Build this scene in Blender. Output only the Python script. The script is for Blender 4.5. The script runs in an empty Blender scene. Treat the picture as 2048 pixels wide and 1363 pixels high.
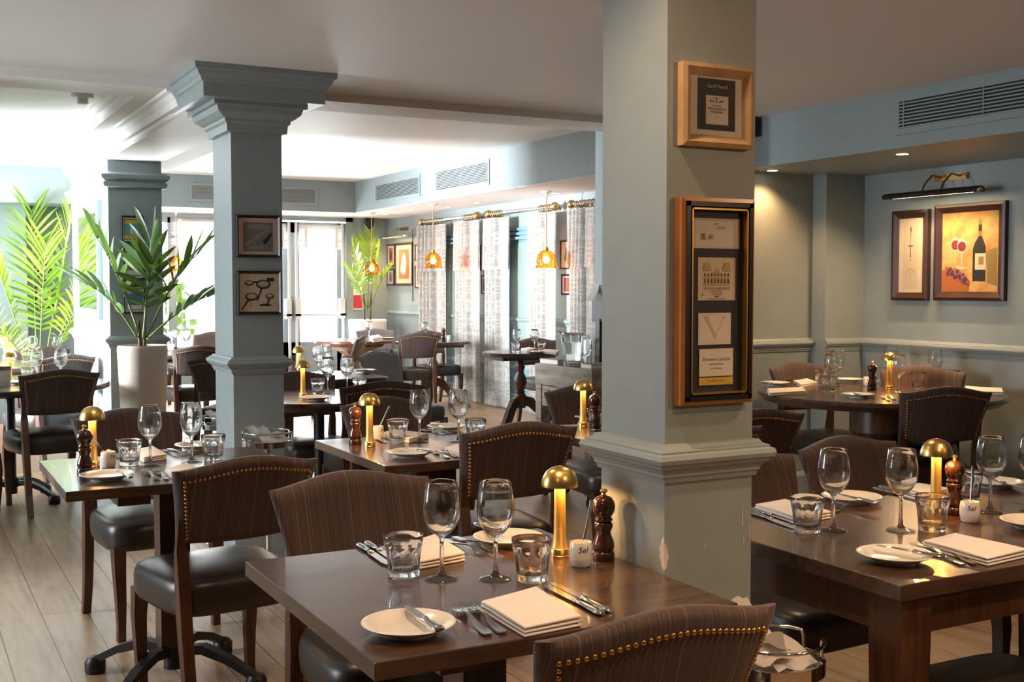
import bpy, bmesh, math, random
from mathutils import Vector, Matrix
random.seed(7)
S = bpy.context.scene
C = S.collection
R = math.radians
PI = math.pi
# ------------------------------------------------------------------ camera
FPX, YAW, PIT, H = 2300.0, R(28.28), R(2.743), 1.37
cam_d = bpy.data.cameras.new('camera'); cam = bpy.data.objects.new('camera', cam_d); C.objects.link(cam)
cam_d.sensor_width = 36; cam_d.lens = FPX/2048*36; cam_d.clip_start = .05; cam_d.clip_end = 200
cam.location = (0, 0, H); cam.rotation_euler = (PI/2-PIT, 0, -YAW)
S.camera = cam
# ------------------------------------------------------------------ world, exposure
S.view_settings.view_transform = 'Standard'; S.view_settings.look = 'None'
S.view_settings.exposure = 0.0; S.view_settings.gamma = 1; S.view_settings.use_curve_mapping = False
W = bpy.data.worlds.new('world'); S.world = W; W.use_nodes = True
W.node_tree.nodes['Background'].inputs[0].default_value = (.86, .93, 1, 1)
W.node_tree.nodes['Background'].inputs[1].default_value = 2.4
# ------------------------------------------------------------------ daylight through the windows
def area(name, loc, rot, sx, sy, power, col, spread=180):
    l = bpy.data.lights.new(name, 'AREA'); l.shape = 'RECTANGLE'; l.size = sx; l.size_y = sy; l.energy = power; l.color = col; l.spread = R(spread)
    o = bpy.data.objects.new(name, l); C.objects.link(o); o.location = loc; o.rotation_euler = rot
    return o
DAY = (.90, .96, 1)
LEFT_WINDOWS = [(4.3, 5.7), (8.4, 10.8)]      # y ranges of the windows in the left wall
for (a, b), e, sp, ti in zip(LEFT_WINDOWS, (58, 640), (112, 58), (10, -3)):
    area('window_daylight', (-2.34, (a+b)/2, 1.45), (0, -R(90-ti), 0), 1.6, b-a-.1, e, DAY, sp)     
area('window_daylight', (4.4, 15.5, 1.45), (-PI/2, 0, 0), 3.0, 1.7, 430, DAY)
area('window_daylight', (1.6, 13.5, 1.5), (0, -PI/2, 0), 1.7, 2.5, 80, DAY)  # daylight for the added, unseen window behind the pillar
WARM = (1, .66, .39); AMBER = (1, .54, .22)
def spot(loc, power, ang=110, blend=.7, aim=None, size=.04, col=WARM):
    l = bpy.data.lights.new('downlight_or_fill_beam', 'SPOT'); l.energy = power; l.color = col; l.spot_size = R(ang); l.spot_blend = blend; l.shadow_soft_size = size
    o = bpy.data.objects.new('downlight_or_fill_beam', l); C.objects.link(o); o.location = loc
    if aim: o.rotation_euler = (Vector(aim)-Vector(loc)).to_track_quat('-Z', 'Y').to_euler()
    return o
# ------------------------------------------------------------------ helpers: photo pixel -> point of the place
_F = Vector((math.sin(YAW)*math.cos(PIT), math.cos(YAW)*math.cos(PIT), -math.sin(PIT)))
_Rt = Vector((math.cos(YAW), -math.sin(YAW), 0)); _U = _Rt.cross(_F)
def ray(u, v): return _F+_Rt*((u-1024)/FPX)-_U*((v-681.5)/FPX)
def at(u, v, z):
    d = ray(u, v); t = (z-H)/d.z; return d.x*t, d.y*t
def atx(u, v, x):
    d = ray(u, v); t = x/d.x; return d.y*t, H+d.z*t
def aty(u, v, y):
    d = ray(u, v); t = y/d.y; return d.x*t, H+d.z*t
# ------------------------------------------------------------------ materials
def mat(name, col, rough=.5, metal=0, spec=.5, coat=0, emit=None, es=0):
    m = bpy.data.materials.new(name); m.use_nodes = True; b = m.node_tree.nodes['Principled BSDF']
    b.inputs['Base Color'].default_value = (*col, 1); b.inputs['Roughness'].default_value = rough; b.inputs['Metallic'].default_value = metal
    b.inputs['Specular IOR Level'].default_value = spec; b.inputs['Coat Weight'].default_value = coat
    if emit: b.inputs['Emission Color'].default_value = (*emit, 1); b.inputs['Emission Strength'].default_value = es
    return m
def nt(m): return m.node_tree, m.node_tree.nodes['Principled BSDF']
def node(t, typ, **kw):
    n = t.nodes.new(typ)
    for k, v in kw.items():
        if k in n.inputs: n.inputs[k].default_value = v
        else: setattr(n, k, v)
    return n
def coords(t, scale=(1, 1, 1), rot=(0, 0, 0), gen='Object'):
    c = t.nodes.new('ShaderNodeTexCoord'); mp = t.nodes.new('ShaderNodeMapping'); mp.inputs['Scale'].default_value = scale; mp.inputs['Rotation'].default_value = rot
    t.links.new(c.outputs[gen], mp.inputs[0]); return mp.outputs[0]
def ramp(t, fac, stops):
    r = t.nodes.new('ShaderNodeValToRGB'); e = r.color_ramp.elements
    while len(e) < len(stops): e.new(.5)
    for el, (p, c) in zip(e, stops): el.position = p; el.color = (*c, 1)
    t.links.new(fac, r.inputs[0]); return r.outputs[0]
def bump(t, b, h, strength=.2, dist=.002):
    n = node(t, 'ShaderNodeBump', Strength=strength, Distance=dist); t.links.new(h, n.inputs['Height']); t.links.new(n.outputs[0], b.inputs['Normal'])
def grainy(name, c0, c1, rough, scale, det=4, coat=0, bs=.1, rot=(0, 0, 0), spec=.5, nscale=1, stops=(.3, .7)):
    m = mat(name, c0, rough, coat=coat, spec=spec); t, b = nt(m)
    n = node(t, 'ShaderNodeTexNoise', Scale=nscale, Detail=det, Roughness=.6); t.links.new(coords(t, scale, rot), n.inputs['Vector'])
    t.links.new(ramp(t, n.outputs[0], [(stops[0], c0), (stops[1], c1)]), b.inputs['Base Color'])
    if bs: bump(t, b, n.outputs[0], bs)
    return m
M = {}
M['paint'] = grainy('wall_paint', (.262, .313, .322), (.287, .338, .347), .42, (3, 3, 3), bs=.05, nscale=4)
M['blue'] = mat('blue_paint', (.16, .27, .31), .4)
M['ceiling'] = mat('ceiling_paint', (.84, .83, .82), .55)
M['white'] = mat('white_paint', (.75, .76, .76), .4)
M['wood'] = grainy('dark_mahogany', (.045, .018, .010), (.11, .045, .022), .32, (14, 14, 1.4), bs=.04, nscale=3)
M['table'] = grainy('dark_table_top', (.032, .016, .011), (.105, .058, .04), .25, (1.6, 16, 16), coat=.25, bs=.05, nscale=2.2)
M['tablelight'] = grainy('reddish_table_wood', (.13, .05, .025), (.22, .09, .045), .3, (1.6, 12, 12), coat=.2, bs=.03, nscale=2)
M['oldwood'] = grainy('weathered_timber', (.16, .12, .09), (.42, .36, .30), .6, (10, 1.2, 10), det=6, bs=.25, nscale=2.5)
M['leather'] = grainy('dark_leather', (.022, .017, .016), (.034, .026, .023), .34, (60, 60, 60), bs=.06, nscale=3)
M['iron'] = mat('black_iron', (.018, .017, .017), .42, .3)
M['black'] = mat('black_plastic', (.012, .012, .013), .4)
M['brass'] = mat('brushed_brass', (.80, .55, .19), .3, 1)
M['stem'] = mat('lit_brass_stem', (.85, .56, .17), .42, .65)
M['nail'] = mat('brass_nail', (.55, .33, .11), .3, 1)
M['oldbrass'] = mat('aged_brass', (.45, .28, .11), .35, 1)
M['chrome'] = mat('chrome', (.72, .71, .70), .09, 1)
M['satin'] = mat('satin_metal', (.72, .72, .72), .4, .1)
M['steel'] = mat('cutlery_steel', (.66, .65, .64), .14, 1)
M['china'] = mat('white_china', (.78, .76, .72), .18, coat=.4)
M['linen'] = grainy('white_linen', (.74, .70, .68), (.80, .76, .74), .85, (300, 300, 300), bs=.15, nscale=2)
M['darkgloss'] = grainy('polished_dark_beech', (.030, .010, .006), (.06, .02, .01), .15, (6, 6, 30), coat=.5, bs=0, nscale=2)
M['pot'] = grainy('ribbed_cream_stone', (.66, .56, .47), (.72, .62, .53), .7, (1, 1, 60), bs=.3, nscale=3)
M['potwhite'] = mat('white_stone', (.8, .8, .8), .6)
M['pebble'] = grainy('pebbles', (.5, .45, .4), (.75, .7, .66), .7, (30, 30, 30), bs=.3)
M['ink'] = mat('black_ink', (.015, .015, .018), .6)
M['paper'] = mat('paper', (.80, .77, .71), .7)
M['cream'] = mat('cream_card', (.72, .60, .44), .7)
M['sepia'] = mat('sepia_card', (.66, .47, .36), .7)
M['blackframe'] = mat('black_frame', (.012, .012, .014), .3)
M['brownframe'] = grainy('dark_brown_frame', (.035, .012, .008), (.06, .024, .015), .3, (4, 4, 4), bs=0)
M['lightframe'] = grainy('limed_oak_frame', (.46, .29, .15), (.60, .41, .23), .45, (3, 3, 3), bs=.05, nscale=6)
M['goldframe'] = mat('gilt_frame', (.62, .38, .10), .3, .9)
M['tanframe'] = grainy('orange_burl_frame', (.30, .10, .02), (.42, .17, .04), .28, (5, 5, 5), bs=0, coat=.5)
M['rubber'] = mat('black_rubber', (.02, .02, .02), .7)
M['green'] = None
def leafmat(name, a, b):
    m = mat(name, a, .38); t, bs = nt(m)
    n = node(t, 'ShaderNodeTexNoise', Scale=3.0); t.links.new(coords(t, (1, 1, 1)), n.inputs['Vector'])
    t.links.new(ramp(t, n.outputs[0], [(.35, a), (.65, b)]), bs.inputs['Base Color'])
    tr = t.nodes.new('ShaderNodeBsdfTranslucent'); tr.inputs[0].default_value = (b[0]*1.6, b[1]*1.5, b[2], 1)
    mx = t.nodes.new('ShaderNodeMixShader'); mx.inputs[0].default_value = .22
    t.links.new(bs.outputs[0], mx.inputs[1]); t.links.new(tr.outputs[0], mx.inputs[2]); t.links.new(mx.outputs[0], t.nodes['Material Output'].inputs[0])
    return m
M['leafdark'] = leafmat('dark_palm_leaf', (.035, .085, .025), (.09, .17, .04))
M['leaf'] = leafmat('palm_leaf', (.12, .24, .03), (.30, .46, .06))
M['stalk'] = mat('palm_stalk', (.16, .22, .06), .5)
M['trunk'] = mat('palm_trunk', (.12, .06, .035), .7)
def fabric(name, base, stripes):
    m = mat(name, base, .8); t, b = nt(m); v = coords(t, (1, 0, 0))
    n = node(t, 'ShaderNodeTexNoise', Scale=130.0, Detail=3.0, Roughness=.75); t.links.new(v, n.inputs['Vector'])
    t.links.new(ramp(t, n.outputs[0], stops=stripes), b.inputs['Base Color'])
    n2 = node(t, 'ShaderNodeTexNoise', Scale=700.0); t.links.new(coords(t), n2.inputs['Vector']); bump(t, b, n2.outputs[0], .25, .001)
    b.inputs['Sheen Weight'].default_value = .15
    return m
M['fabric'] = fabric('striped_brown_fabric', (.06, .04, .04), [(.30, (.012, .008, .009)), (.42, (.050, .030, .030)), (.50, (.075, .048, .047)), (.55, (.026, .016, .018)), (.585, (.24, .13, .08)), (.615, (.055, .033, .033)), (.66, (.13, .09, .095)), (.72, (.06, .038, .04))])
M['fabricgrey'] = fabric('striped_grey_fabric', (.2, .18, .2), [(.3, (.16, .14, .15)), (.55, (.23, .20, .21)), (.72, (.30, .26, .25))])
def damask():
    m = mat('damask_curtain', (.6, .58, .54), .8); t, b = nt(m)
    v = coords(t, (1, 1, 1))
    sep = t.nodes.new('ShaderNodeSeparateXYZ'); t.links.new(v, sep.inputs[0])
    def mth(op, a, bb=None, c=None):
        n = t.nodes.new('ShaderNodeMath'); n.operation = op
        for i, x in enumerate((a, bb)):
            if x is None: continue
            if isinstance(x, (int, float)): n.inputs[i].default_value = x
            else: t.links.new(x, n.inputs[i])
        return n.outputs[0]
    py = mth('PINGPONG', sep.outputs[1], .13); pz = mth('PINGPONG', sep.outputs[2], .19)
    cmb = t.nodes.new('ShaderNodeCombineXYZ'); t.links.new(py, cmb.inputs[1]); t.links.new(pz, cmb.inputs[2])
    n = node(t, 'ShaderNodeTexNoise', Scale=13.0, Detail=0.5, Distortion=1.2); t.links.new(cmb.outputs[0], n.inputs['Vector'])
    w = mth('PINGPONG', mth('MULTIPLY', n.outputs[0], 4.5), .5)
    t.links.new(ramp(t, w, [(.20, (.74, .71, .67)), (.30, (.56, .54, .52))]), b.inputs['Base Color'])
    n2 = node(t, 'ShaderNodeTexNoise', Scale=500.0); t.links.new(v, n2.inputs['Vector']); bump(t, b, n2.outputs[0], .2, .001)
    return m
M['damask'] = damask()
def floor_mat():
    m = mat('oak_planks', (.4, .25, .13), .33); t, b = nt(m)
    v = coords(t, (1, 1, 1), (0, 0, PI/2))
    br = node(t, 'ShaderNodeTexBrick', offset=.37, **{'Scale': 1.0, 'Mortar Size': .0025, 'Brick Width': 1.7, 'Row Height': .172, 'Color1': (0, 0, 0, 1), 'Color2': (1, 1, 1, 1), 'Mortar': (.5, .5, .5, 1), 'Mortar Smooth': .3, 'Bias': 0.0})
    t.links.new(v, br.inputs['Vector'])
    n = node(t, 'ShaderNodeTexNoise', Scale=3.0, Detail=6.0, Roughness=.65, Distortion=.6); t.links.new(coords(t, (7, .7, 1)), n.inputs['Vector'])
    n3 = node(t, 'ShaderNodeTexNoise', Scale=1.3, Detail=3.0); t.links.new(coords(t), n3.inputs['Vector'])
    wood = ramp(t, n.outputs[0], [(.25, (.27, .165, .09)), (.5, (.45, .30, .175)), (.78, (.58, .42, .27))])
    mx = t.nodes.new('ShaderNodeMix'); mx.data_type = 'RGBA'; mx.blend_type = 'MULTIPLY'; mx.inputs[0].default_value = .45
    t.links.new(wood, mx.inputs[6]); t.links.new(ramp(t, br.outputs['Color'], [(0, (.62, .58, .52)), (1, (1, 1, 1))]), mx.inputs[7])
    mx3 = t.nodes.new('ShaderNodeMix'); mx3.data_type = 'RGBA'; mx3.blend_type = 'MULTIPLY'; mx3.inputs[0].default_value = .5
    t.links.new(mx.outputs[2], mx3.inputs[6]); t.links.new(ramp(t, n3.outputs[0], [(.3, (.75, .72, .70)), (.7, (1, 1, 1))]), mx3.inputs[7])
    mx2 = t.nodes.new('ShaderNodeMix'); mx2.data_type = 'RGBA'; t.links.new(br.outputs['Fac'], mx2.inputs[0])
    t.links.new(mx3.outputs[2], mx2.inputs[6]); mx2.inputs[7].default_value = (.05, .03, .02, 1)
    t.links.new(mx2.outputs[2], b.inputs['Base Color'])
    t.links.new(ramp(t, n3.outputs[0], [(.3, (.27, .27, .27)), (.7, (.42, .42, .42))]), b.inputs['Roughness'])
    inv = t.nodes.new('ShaderNodeMath'); inv.operation = 'SUBTRACT'; inv.inputs[0].default_value = 1; t.links.new(br.outputs['Fac'], inv.inputs[1])
    bump(t, b, inv.outputs[0], .5, .002)
    return m
M['floor'] = floor_mat()
def glass_mat():
    m = bpy.data.materials.new('clear_glass'); m.use_nodes = True; t = m.node_tree; t.nodes.remove(t.nodes['Principled BSDF'])
    g = node(t, 'ShaderNodeBsdfGlass', Roughness=0.0, IOR=1.46); g.inputs[0].default_value = (.97, .98, .98, 1)
    tr = t.nodes.new('ShaderNodeBsdfTransparent'); mx = t.nodes.new('ShaderNodeMixShader'); mx.inputs[0].default_value = .93
    t.links.new(tr.outputs[0], mx.inputs[1]); t.links.new(g.outputs[0], mx.inputs[2])
    t.links.new(mx.outputs[0], t.nodes['Material Output'].inputs[0]); return m
M['glass'] = glass_mat()
def pane_mat(name, ior=1.45, tint=(1, 1, 1), rough=0.0):
    m = bpy.data.materials.new(name); m.use_nodes = True; t = m.node_tree; t.nodes.remove(t.nodes['Principled BSDF'])
    tr = t.nodes.new('ShaderNodeBsdfTransparent'); tr.inputs[0].default_value = (*tint, 1); gl = node(t, 'ShaderNodeBsdfGlossy', Roughness=rough); fr = node(t, 'ShaderNodeFresnel', IOR=ior)
    ge = t.nodes.new('ShaderNodeNewGeometry'); mi = t.nodes.new('ShaderNodeMix'); mi.inputs[2].default_value = ior; mi.inputs[3].default_value = 1/ior
    t.links.new(ge.outputs['Backfacing'], mi.inputs[0]); t.links.new(mi.outputs[0], fr.inputs['IOR'])
    mx = t.nodes.new('ShaderNodeMixShader'); t.links.new(fr.outputs[0], mx.inputs[0]); t.links.new(tr.outputs[0], mx.inputs[1]); t.links.new(gl.outputs[0], mx.inputs[2])
    t.links.new(mx.outputs[0], t.nodes['Material Output'].inputs[0]); return m
M['thin'] = pane_mat('thin_bowl_glass', 1.7)
M['pane'] = pane_mat('window_pane')
M['picglass'] = pane_mat('picture_glass', 1.5)
M['amber'] = pane_mat('amber_glass', 1.6, (1, .62, .18))
M['mirror'] = mat('mirror', (.9, .9, .9), .02, 1)
M['bulb'] = mat('lit_bulb', (1, .8, .5), .5, emit=(1, .72, .38), es=30)
M['led'] = mat('lit_lamp', (1, .8, .5), .5, emit=(1, .55, .16), es=30)
M['down'] = mat('lit_downlight', (1, .8, .5), .5, emit=(1, .74, .42), es=16)
# ------------------------------------------------------------------ mesh helpers
def new_mesh(name, bm, m=None, smooth=False, ang=None):
    me = bpy.data.meshes.new(name); bmesh.ops.recalc_face_normals(bm, faces=bm.faces[:]); bm.to_mesh(me); bm.free()
    if m is not None:
        for q in (m if isinstance(m, (list, tuple)) else [m]): me.materials.append(q)
    if smooth:
        for p in me.polygons: p.use_smooth = True
        if ang: me.set_sharp_from_angle(angle=R(ang))
    return me
def obj(name, me, parent=None, loc=(0, 0, 0), rz=0):
    o = bpy.data.objects.new(name, me); C.objects.link(o); o.location = loc; o.rotation_euler = (0, 0, rz)
    if parent: o.parent = parent
    return o
def tag(o, label, cat, group=None):
    o['label'] = label; o['category'] = cat
    if group: o['group'] = group
    return o
def thing(name, label, cat, loc=(0, 0, 0), rz=0, group=None):
    o = obj(name, None, None, loc, rz); o.empty_display_size = .1; return tag(o, label, cat, group)
def struct(name, me, parent=None, loc=(0, 0, 0), rz=0):
    o = obj(name, me, parent, loc, rz)
    if parent is None: o['kind'] = 'structure'
    return o
def box(bm, x0, x1, y0, y1, z0, z1, mi=0):
    v = [bm.verts.new(p) for p in ((x0, y0, z0), (x1, y0, z0), (x1, y1, z0), (x0, y1, z0), (x0, y0, z1), (x1, y0, z1), (x1, y1, z1), (x0, y1, z1))]
    for f in ((0, 3, 2, 1), (4, 5, 6, 7), (0, 1, 5, 4), (1, 2, 6, 5), (2, 3, 7, 6), (3, 0, 4, 7)):
        bm.faces.new([v[i] for i in f]).material_index = mi
    return v
def boxes(name, m, *bs, bevel=0):
    bm = bmesh.new()
    for b in bs: box(bm, *b)
    if bevel: bmesh.ops.bevel(bm, geom=bm.edges[:], offset=bevel, segments=2, affect='EDGES', profile=.6)
    return new_mesh(name, bm, m)
def loops(bm, rings, closed=True, cap0=True, cap1=True, mi=0):
    vs = [[bm.verts.new(p) for p in r] for r in rings]; n = len(vs[0])
    for a, b in zip(vs, vs[1:]):
        for i in range(n if closed else n-1):
            j = (i+1) % n
            bm.faces.new((a[i], a[j], b[j], b[i])).material_index = mi
    if cap0: bm.faces.new(vs[0][::-1]).material_index = mi
    if cap1: bm.faces.new(vs[-1]).material_index = mi
    return vs
def ring(r, z, n=32, cx=0, cy=0, mod=None):
    return [(cx+(r if not mod else r*mod(i/n))*math.cos(2*PI*i/n), cy+(r if not mod else r*mod(i/n))*math.sin(2*PI*i/n), z) for i in range(n)]
def lathe(bm, prof, n=32, cx=0, cy=0, z=0, cap0=True, cap1=True, mi=0):
    return loops(bm, [ring(max(r, .0002), z+h, n, cx, cy) for r, h in prof], cap0=cap0, cap1=cap1, mi=mi)
def lathe_mesh(name, prof, m, n=32, ang=40, ringed=False):
    bm = bmesh.new(); lathe(bm, list(prof)+([prof[0]] if ringed else []), n, cap0=not ringed, cap1=not ringed)
    if ringed: bmesh.ops.remove_doubles(bm, verts=bm.verts, dist=1e-6)
    bm.normal_update(); return new_mesh(name, bm, m, True, ang)
def sweep(bm, pts, sec, cap=True, mi=0, up=Vector((0, 0, 1))):
    """sec: list of (a, b) half sections per point: rectangle (w, d) or radius r; pts: list of Vectors"""
    pts = [Vector(p) for p in pts]; rings = []
    for i, p in enumerate(pts):
        d = (pts[min(i+1, len(pts)-1)]-pts[max(i-1, 0)]).normalized()
        s = d.cross(up)
        if s.length < 1e-4: s = Vector((1, 0, 0))
        s.normalize(); t = s.cross(d).normalized()
        q = sec[i] if isinstance(sec, list) else sec
        if isinstance(q, tuple):
            if len(q) == 2: w, h = q; rings.append([p+s*w+t*h, p-s*w+t*h, p-s*w-t*h, p+s*w-t*h])
        else:
            rings.append([p+(s*math.cos(2*PI*k/8)+t*math.sin(2*PI*k/8))*q for k in range(8)])
    loops(bm, rings, cap0=cap, cap1=cap, mi=mi)
def tube_mesh(name, pts, r, m):
    bm = bmesh.new(); sweep(bm, pts, r); return new_mesh(name, bm, m, True, 60)
def prism(bm, poly, z0, z1, mi=0):
    loops(bm, [[(x, y, z0) for x, y in poly], [(x, y, z1) for x, y in poly]], mi=mi)
def dome(bm, p, nrm, r, n=6):
    nrm = Vector(nrm).normalized(); a = nrm.orthogonal().normalized(); b = nrm.cross(a); p = Vector(p)
    rr = [[p+(a*math.cos(2*PI*i/n)+b*math.sin(2*PI*i/n))*r*k+nrm*r*h for i in range(n)] for k, h in ((1, -.2), (.95, .25), (.55, .65))]
    vs = loops(bm, rr, cap0=False, cap1=True)
def text_mesh(name, body, size, m, extrude=.0006, align='CENTER', spacing=1, shear=0, xs=1):
    cu = bpy.data.curves.new(name, 'FONT'); cu.body = body; cu.size = size; cu.extrude = extrude; cu.align_x = align; cu.align_y = 'CENTER'; cu.space_character = spacing; cu.shear = shear; cu.resolution_u = 2
    o = bpy.data.objects.new(name, cu); C.objects.link(o); bpy.context.view_layer.update()
    me = bpy.data.meshes.new_from_object(o.evaluated_get(bpy.context.evaluated_depsgraph_get())); bpy.data.objects.remove(o); bpy.data.curves.remove(cu)
    me.materials.clear(); me.materials.append(m)
    if xs != 1:
        for v in me.vertices: v.co.x *= xs
    return me
def rect_ring(x0, x1, y0, y1, p, z): return [(x0-p, y0-p, z), (x1+p, y0-p, z), (x1+p, y1+p, z), (x0-p, y1+p, z)]
def moulding(name, x0, x1, y0, y1, prof, m, parent=None):
    bm = bmesh.new(); loops(bm, [rect_ring(x0, x1, y0, y1, p, z) for p, z in prof]); return obj(name, new_mesh(name, bm, m), parent)
def rail(name, p0, p1, nrm, prof, m, parent=None, kind=True):
    """a straight moulding along a wall from p0 to p1 (x, y); prof: (out, z)"""
    bm = bmesh.new(); prof = list(prof)
    rr = [[(p[0]+nrm[0]*o, p[1]+nrm[1]*o, z) for o, z in prof] for p in (p0, p1)]
    loops(bm, rr); return struct(name, new_mesh(name, bm, m), parent)
DADO = [(0, .945), (.007, .947), (.009, .957), (.013, .960), (.013, .966), (.018, .974), (.027, .981), (.029, .986), (.036, .991), (.039, 1.0), (.036, 1.009), (.028, 1.012), (.028, 1.016), (.016, 1.021), (.012, 1.028), (0, 1.03)]
# ------------------------------------------------------------------ the setting
ZF, ZB = 2.375, 2.70         # ceilings: front room, bays
struct('floor', boxes('floor', M['floor'], (-2.3, 6.4, -2.6, 15.4, -.1, 0)))
struct('ground_outside', boxes('ground', mat('pale_terrace', (.6, .6, .58), .8), (-30, 30, 15.4, 40, -.2, -.1)))
struct('ground_outside', boxes('ground', bpy.data.materials['pale_terrace'], (-30, -2.7, -20, 15.4, -.2, -.1)))
struct('ceiling_front', boxes('ceiling', M['ceiling'], (-2.3, 5.7, -2.6, 5.83, ZF, ZF+.5)))
struct('beam_cross', boxes('beam', M['ceiling'], (-2.3, 3.96, 5.80, 6.14, 2.335, ZB+.3)))
struct('ceiling_left', boxes('ceiling', M['ceiling'], (-2.3, 1.15, 6.14, 11.9, 2.44, 2.9)))
struct('ceiling_left', boxes('ceiling', M['ceiling'], (1.15, 1.9, 9.98, 11.9, 2.44, 2.9)))
struct('ceiling_right', boxes('ceiling', M['ceiling'], (1.9, 6.4, 6.14, 15.4, ZB, ZB+.2)))
# long beam with stepped crown running back to the panelled pillar
bm = bmesh.new()
prof = [(1.05, 2.44), (1.055, 2.43), (1.07, 2.425), (1.085, 2.40), (1.105, 2.395), (1.11, 2.385), (1.11, 2.335), (1.2, 2.335), (1.205, 2.322), (1.225, 2.315), (1.245, 2.285), (1.255, 2.255), (1.275, 2.25), (1.285, 2.235), (1.30, 2.225), (1.66, 2.225), (1.68, 2.335), (2.06, 2.335), (2.06, 2.85), (1.05, 2.85)]
loops(bm, [[(x, y, z) for x, z in prof] for y in (6.14, 9.98)])
low = [p for p in prof if p[1] < 2.334]; loops(bm, [[(x, y, z) for x, z in [(1.2, 2.3348)]+low+[(1.68, 2.3348)]] for y in (5.80, 6.139)])
struct('beam_long', new_mesh('beam', bm, M['ceiling']))
# walls
PAINT = M['paint']
wl = boxes('wall', PAINT, *([(-2.3, -2.1, -2.6, LEFT_WINDOWS[0][0], 0, 2.9)]+[(-2.3, -2.1, LEFT_WINDOWS[i][1], LEFT_WINDOWS[i+1][0], 0, 2.9) for i in range(1)]+[(-2.3, -2.1, 10.8, 12, 0, 2.9)]+[(-2.3, -2.1, a, b, 0, .55) for a, b in LEFT_WINDOWS]+[(-2.3, -2.1, a, b, 2.3, 2.9) for a, b in LEFT_WINDOWS]))
struct('wall_left', wl)
for i, (a, b) in enumerate(LEFT_WINDOWS):
    bs = [(-2.25, -2.18, a, a+.06, .55, 2.3), (-2.25, -2.18, b-.06, b, .55, 2.3), (-2.25, -2.18, a, b, .55, .62), (-2.25, -2.18, a, b, 2.23, 2.3)]
    k = max(2, round((b-a)/.8))
    bs += [(-2.24, -2.19, a+(b-a)*j/k-.025, a+(b-a)*j/k+.025, .55, 2.3) for j in range(1, k)]
    w = struct('window_%d' % (i+1), boxes('window_frame', M['white'], *bs)); struct('window_pane', boxes('pane', M['pane'], (-2.217, -2.213, a, b, .55, 2.3)), w)
struct('wall_behind', boxes('wall', PAINT, (-2.3, 5.7, -2.7, -2.5, 0, 2.9)))
struct('wall_light_block', boxes('wall', PAINT, (-2.2, .2, 5.82, 6.12, 0, 2.335)))  # unseen wall added to keep the left bay's daylight off the front room
XA, YA = 5.55, 5.62
struct('wall_right', boxes('wall', PAINT, (XA, XA+.2, -2.6, YA+.2, 0, 2.9)))
struct('wall_alcove', boxes('wall', PAINT, (3.96, XA, YA, YA+.2, 0, 2.9)))
struct('trim_1', boxes('pilaster', PAINT, (5.22, XA, 5.50, YA, 0, 2.08)))
XS = 4.59
struct('ceiling_alcove', boxes('soffit', PAINT, (XS, XA, -2.5, YA, 2.08, ZF)))
struct('wall_pier', boxes('wall', PAINT, (3.96, 4.4, 5.83, 6.24, 0, 2.8)))
struct('wall_division', boxes('wall', PAINT, (4.4, 6.4, 6.0, 6.2, 0, 2.8)))
XW, YW = 6.12, 15.05
struct('wall_curtain', boxes('wall', PAINT, (XW, XW+.25, 6.0, 15.3, 0, 2.8)))
XR, YR, ZR = 5.25, 14.0, 2.31
struct('ceiling_curtain', boxes('soffit', PAINT, (XR, XW, 6.2, YW, ZR, ZB)))
struct('ceiling_doors', boxes('soffit', PAINT, (1.5, XR, YR, YW, ZR, ZB)))
struct('ceiling_curtain', boxes('soffit_underside', M['ceiling'], (XR+.01, XW, 6.2, YW, ZR-.006, ZR), (1.5, XR+.01, YR+.01, YW, ZR-.006, ZR)))
# left bay end wall
YL = 11.75
zl = aty(60, 405, 11.2)[1]
struct('wall_left_end', boxes('wall', PAINT, (-2.3, aty(53, 500, 11.6)[0], 11.6, 12, 0, 2.9), (aty(53, 500, 11.6)[0], 1.9, YL, 12, 0, 2.9)))
struct('ceiling_left_end', boxes('soffit', PAINT, (-2.3, 1.9, 11.2, 11.8, zl, 2.44)))
struct('wall_between', boxes('wall', PAINT, (1.7, 1.9, 11.75, 12.2, 0, 2.8), (1.7, 1.9, 14.8, 15.2, 0, 2.8), (1.7, 1.9, 12.2, 14.8, 0, .55), (1.7, 1.9, 12.2, 14.8, 2.4, 2.8)))
w = struct('window_3', boxes('window_frame', M['white'], (1.75, 1.82, 12.2, 12.27, .55, 2.4), (1.75, 1.82, 14.73, 14.8, .55, 2.4), (1.75, 1.82, 13.47, 13.53, .55, 2.4), (1.75, 1.82, 12.2, 14.8, .55, .62), (1.75, 1.82, 12.2, 14.8, 2.33, 2.4))); struct('window_pane', boxes('pane', M['pane'], (1.783, 1.787, 12.2, 14.8, .55, 2.4)), w)  # unseen window behind the pillar, added to bring daylight onto the curtain wall
struct('wall_between', boxes('wall', PAINT, (1.15, 1.9, 11.75, 12, 2.3, 2.9)))
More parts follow.
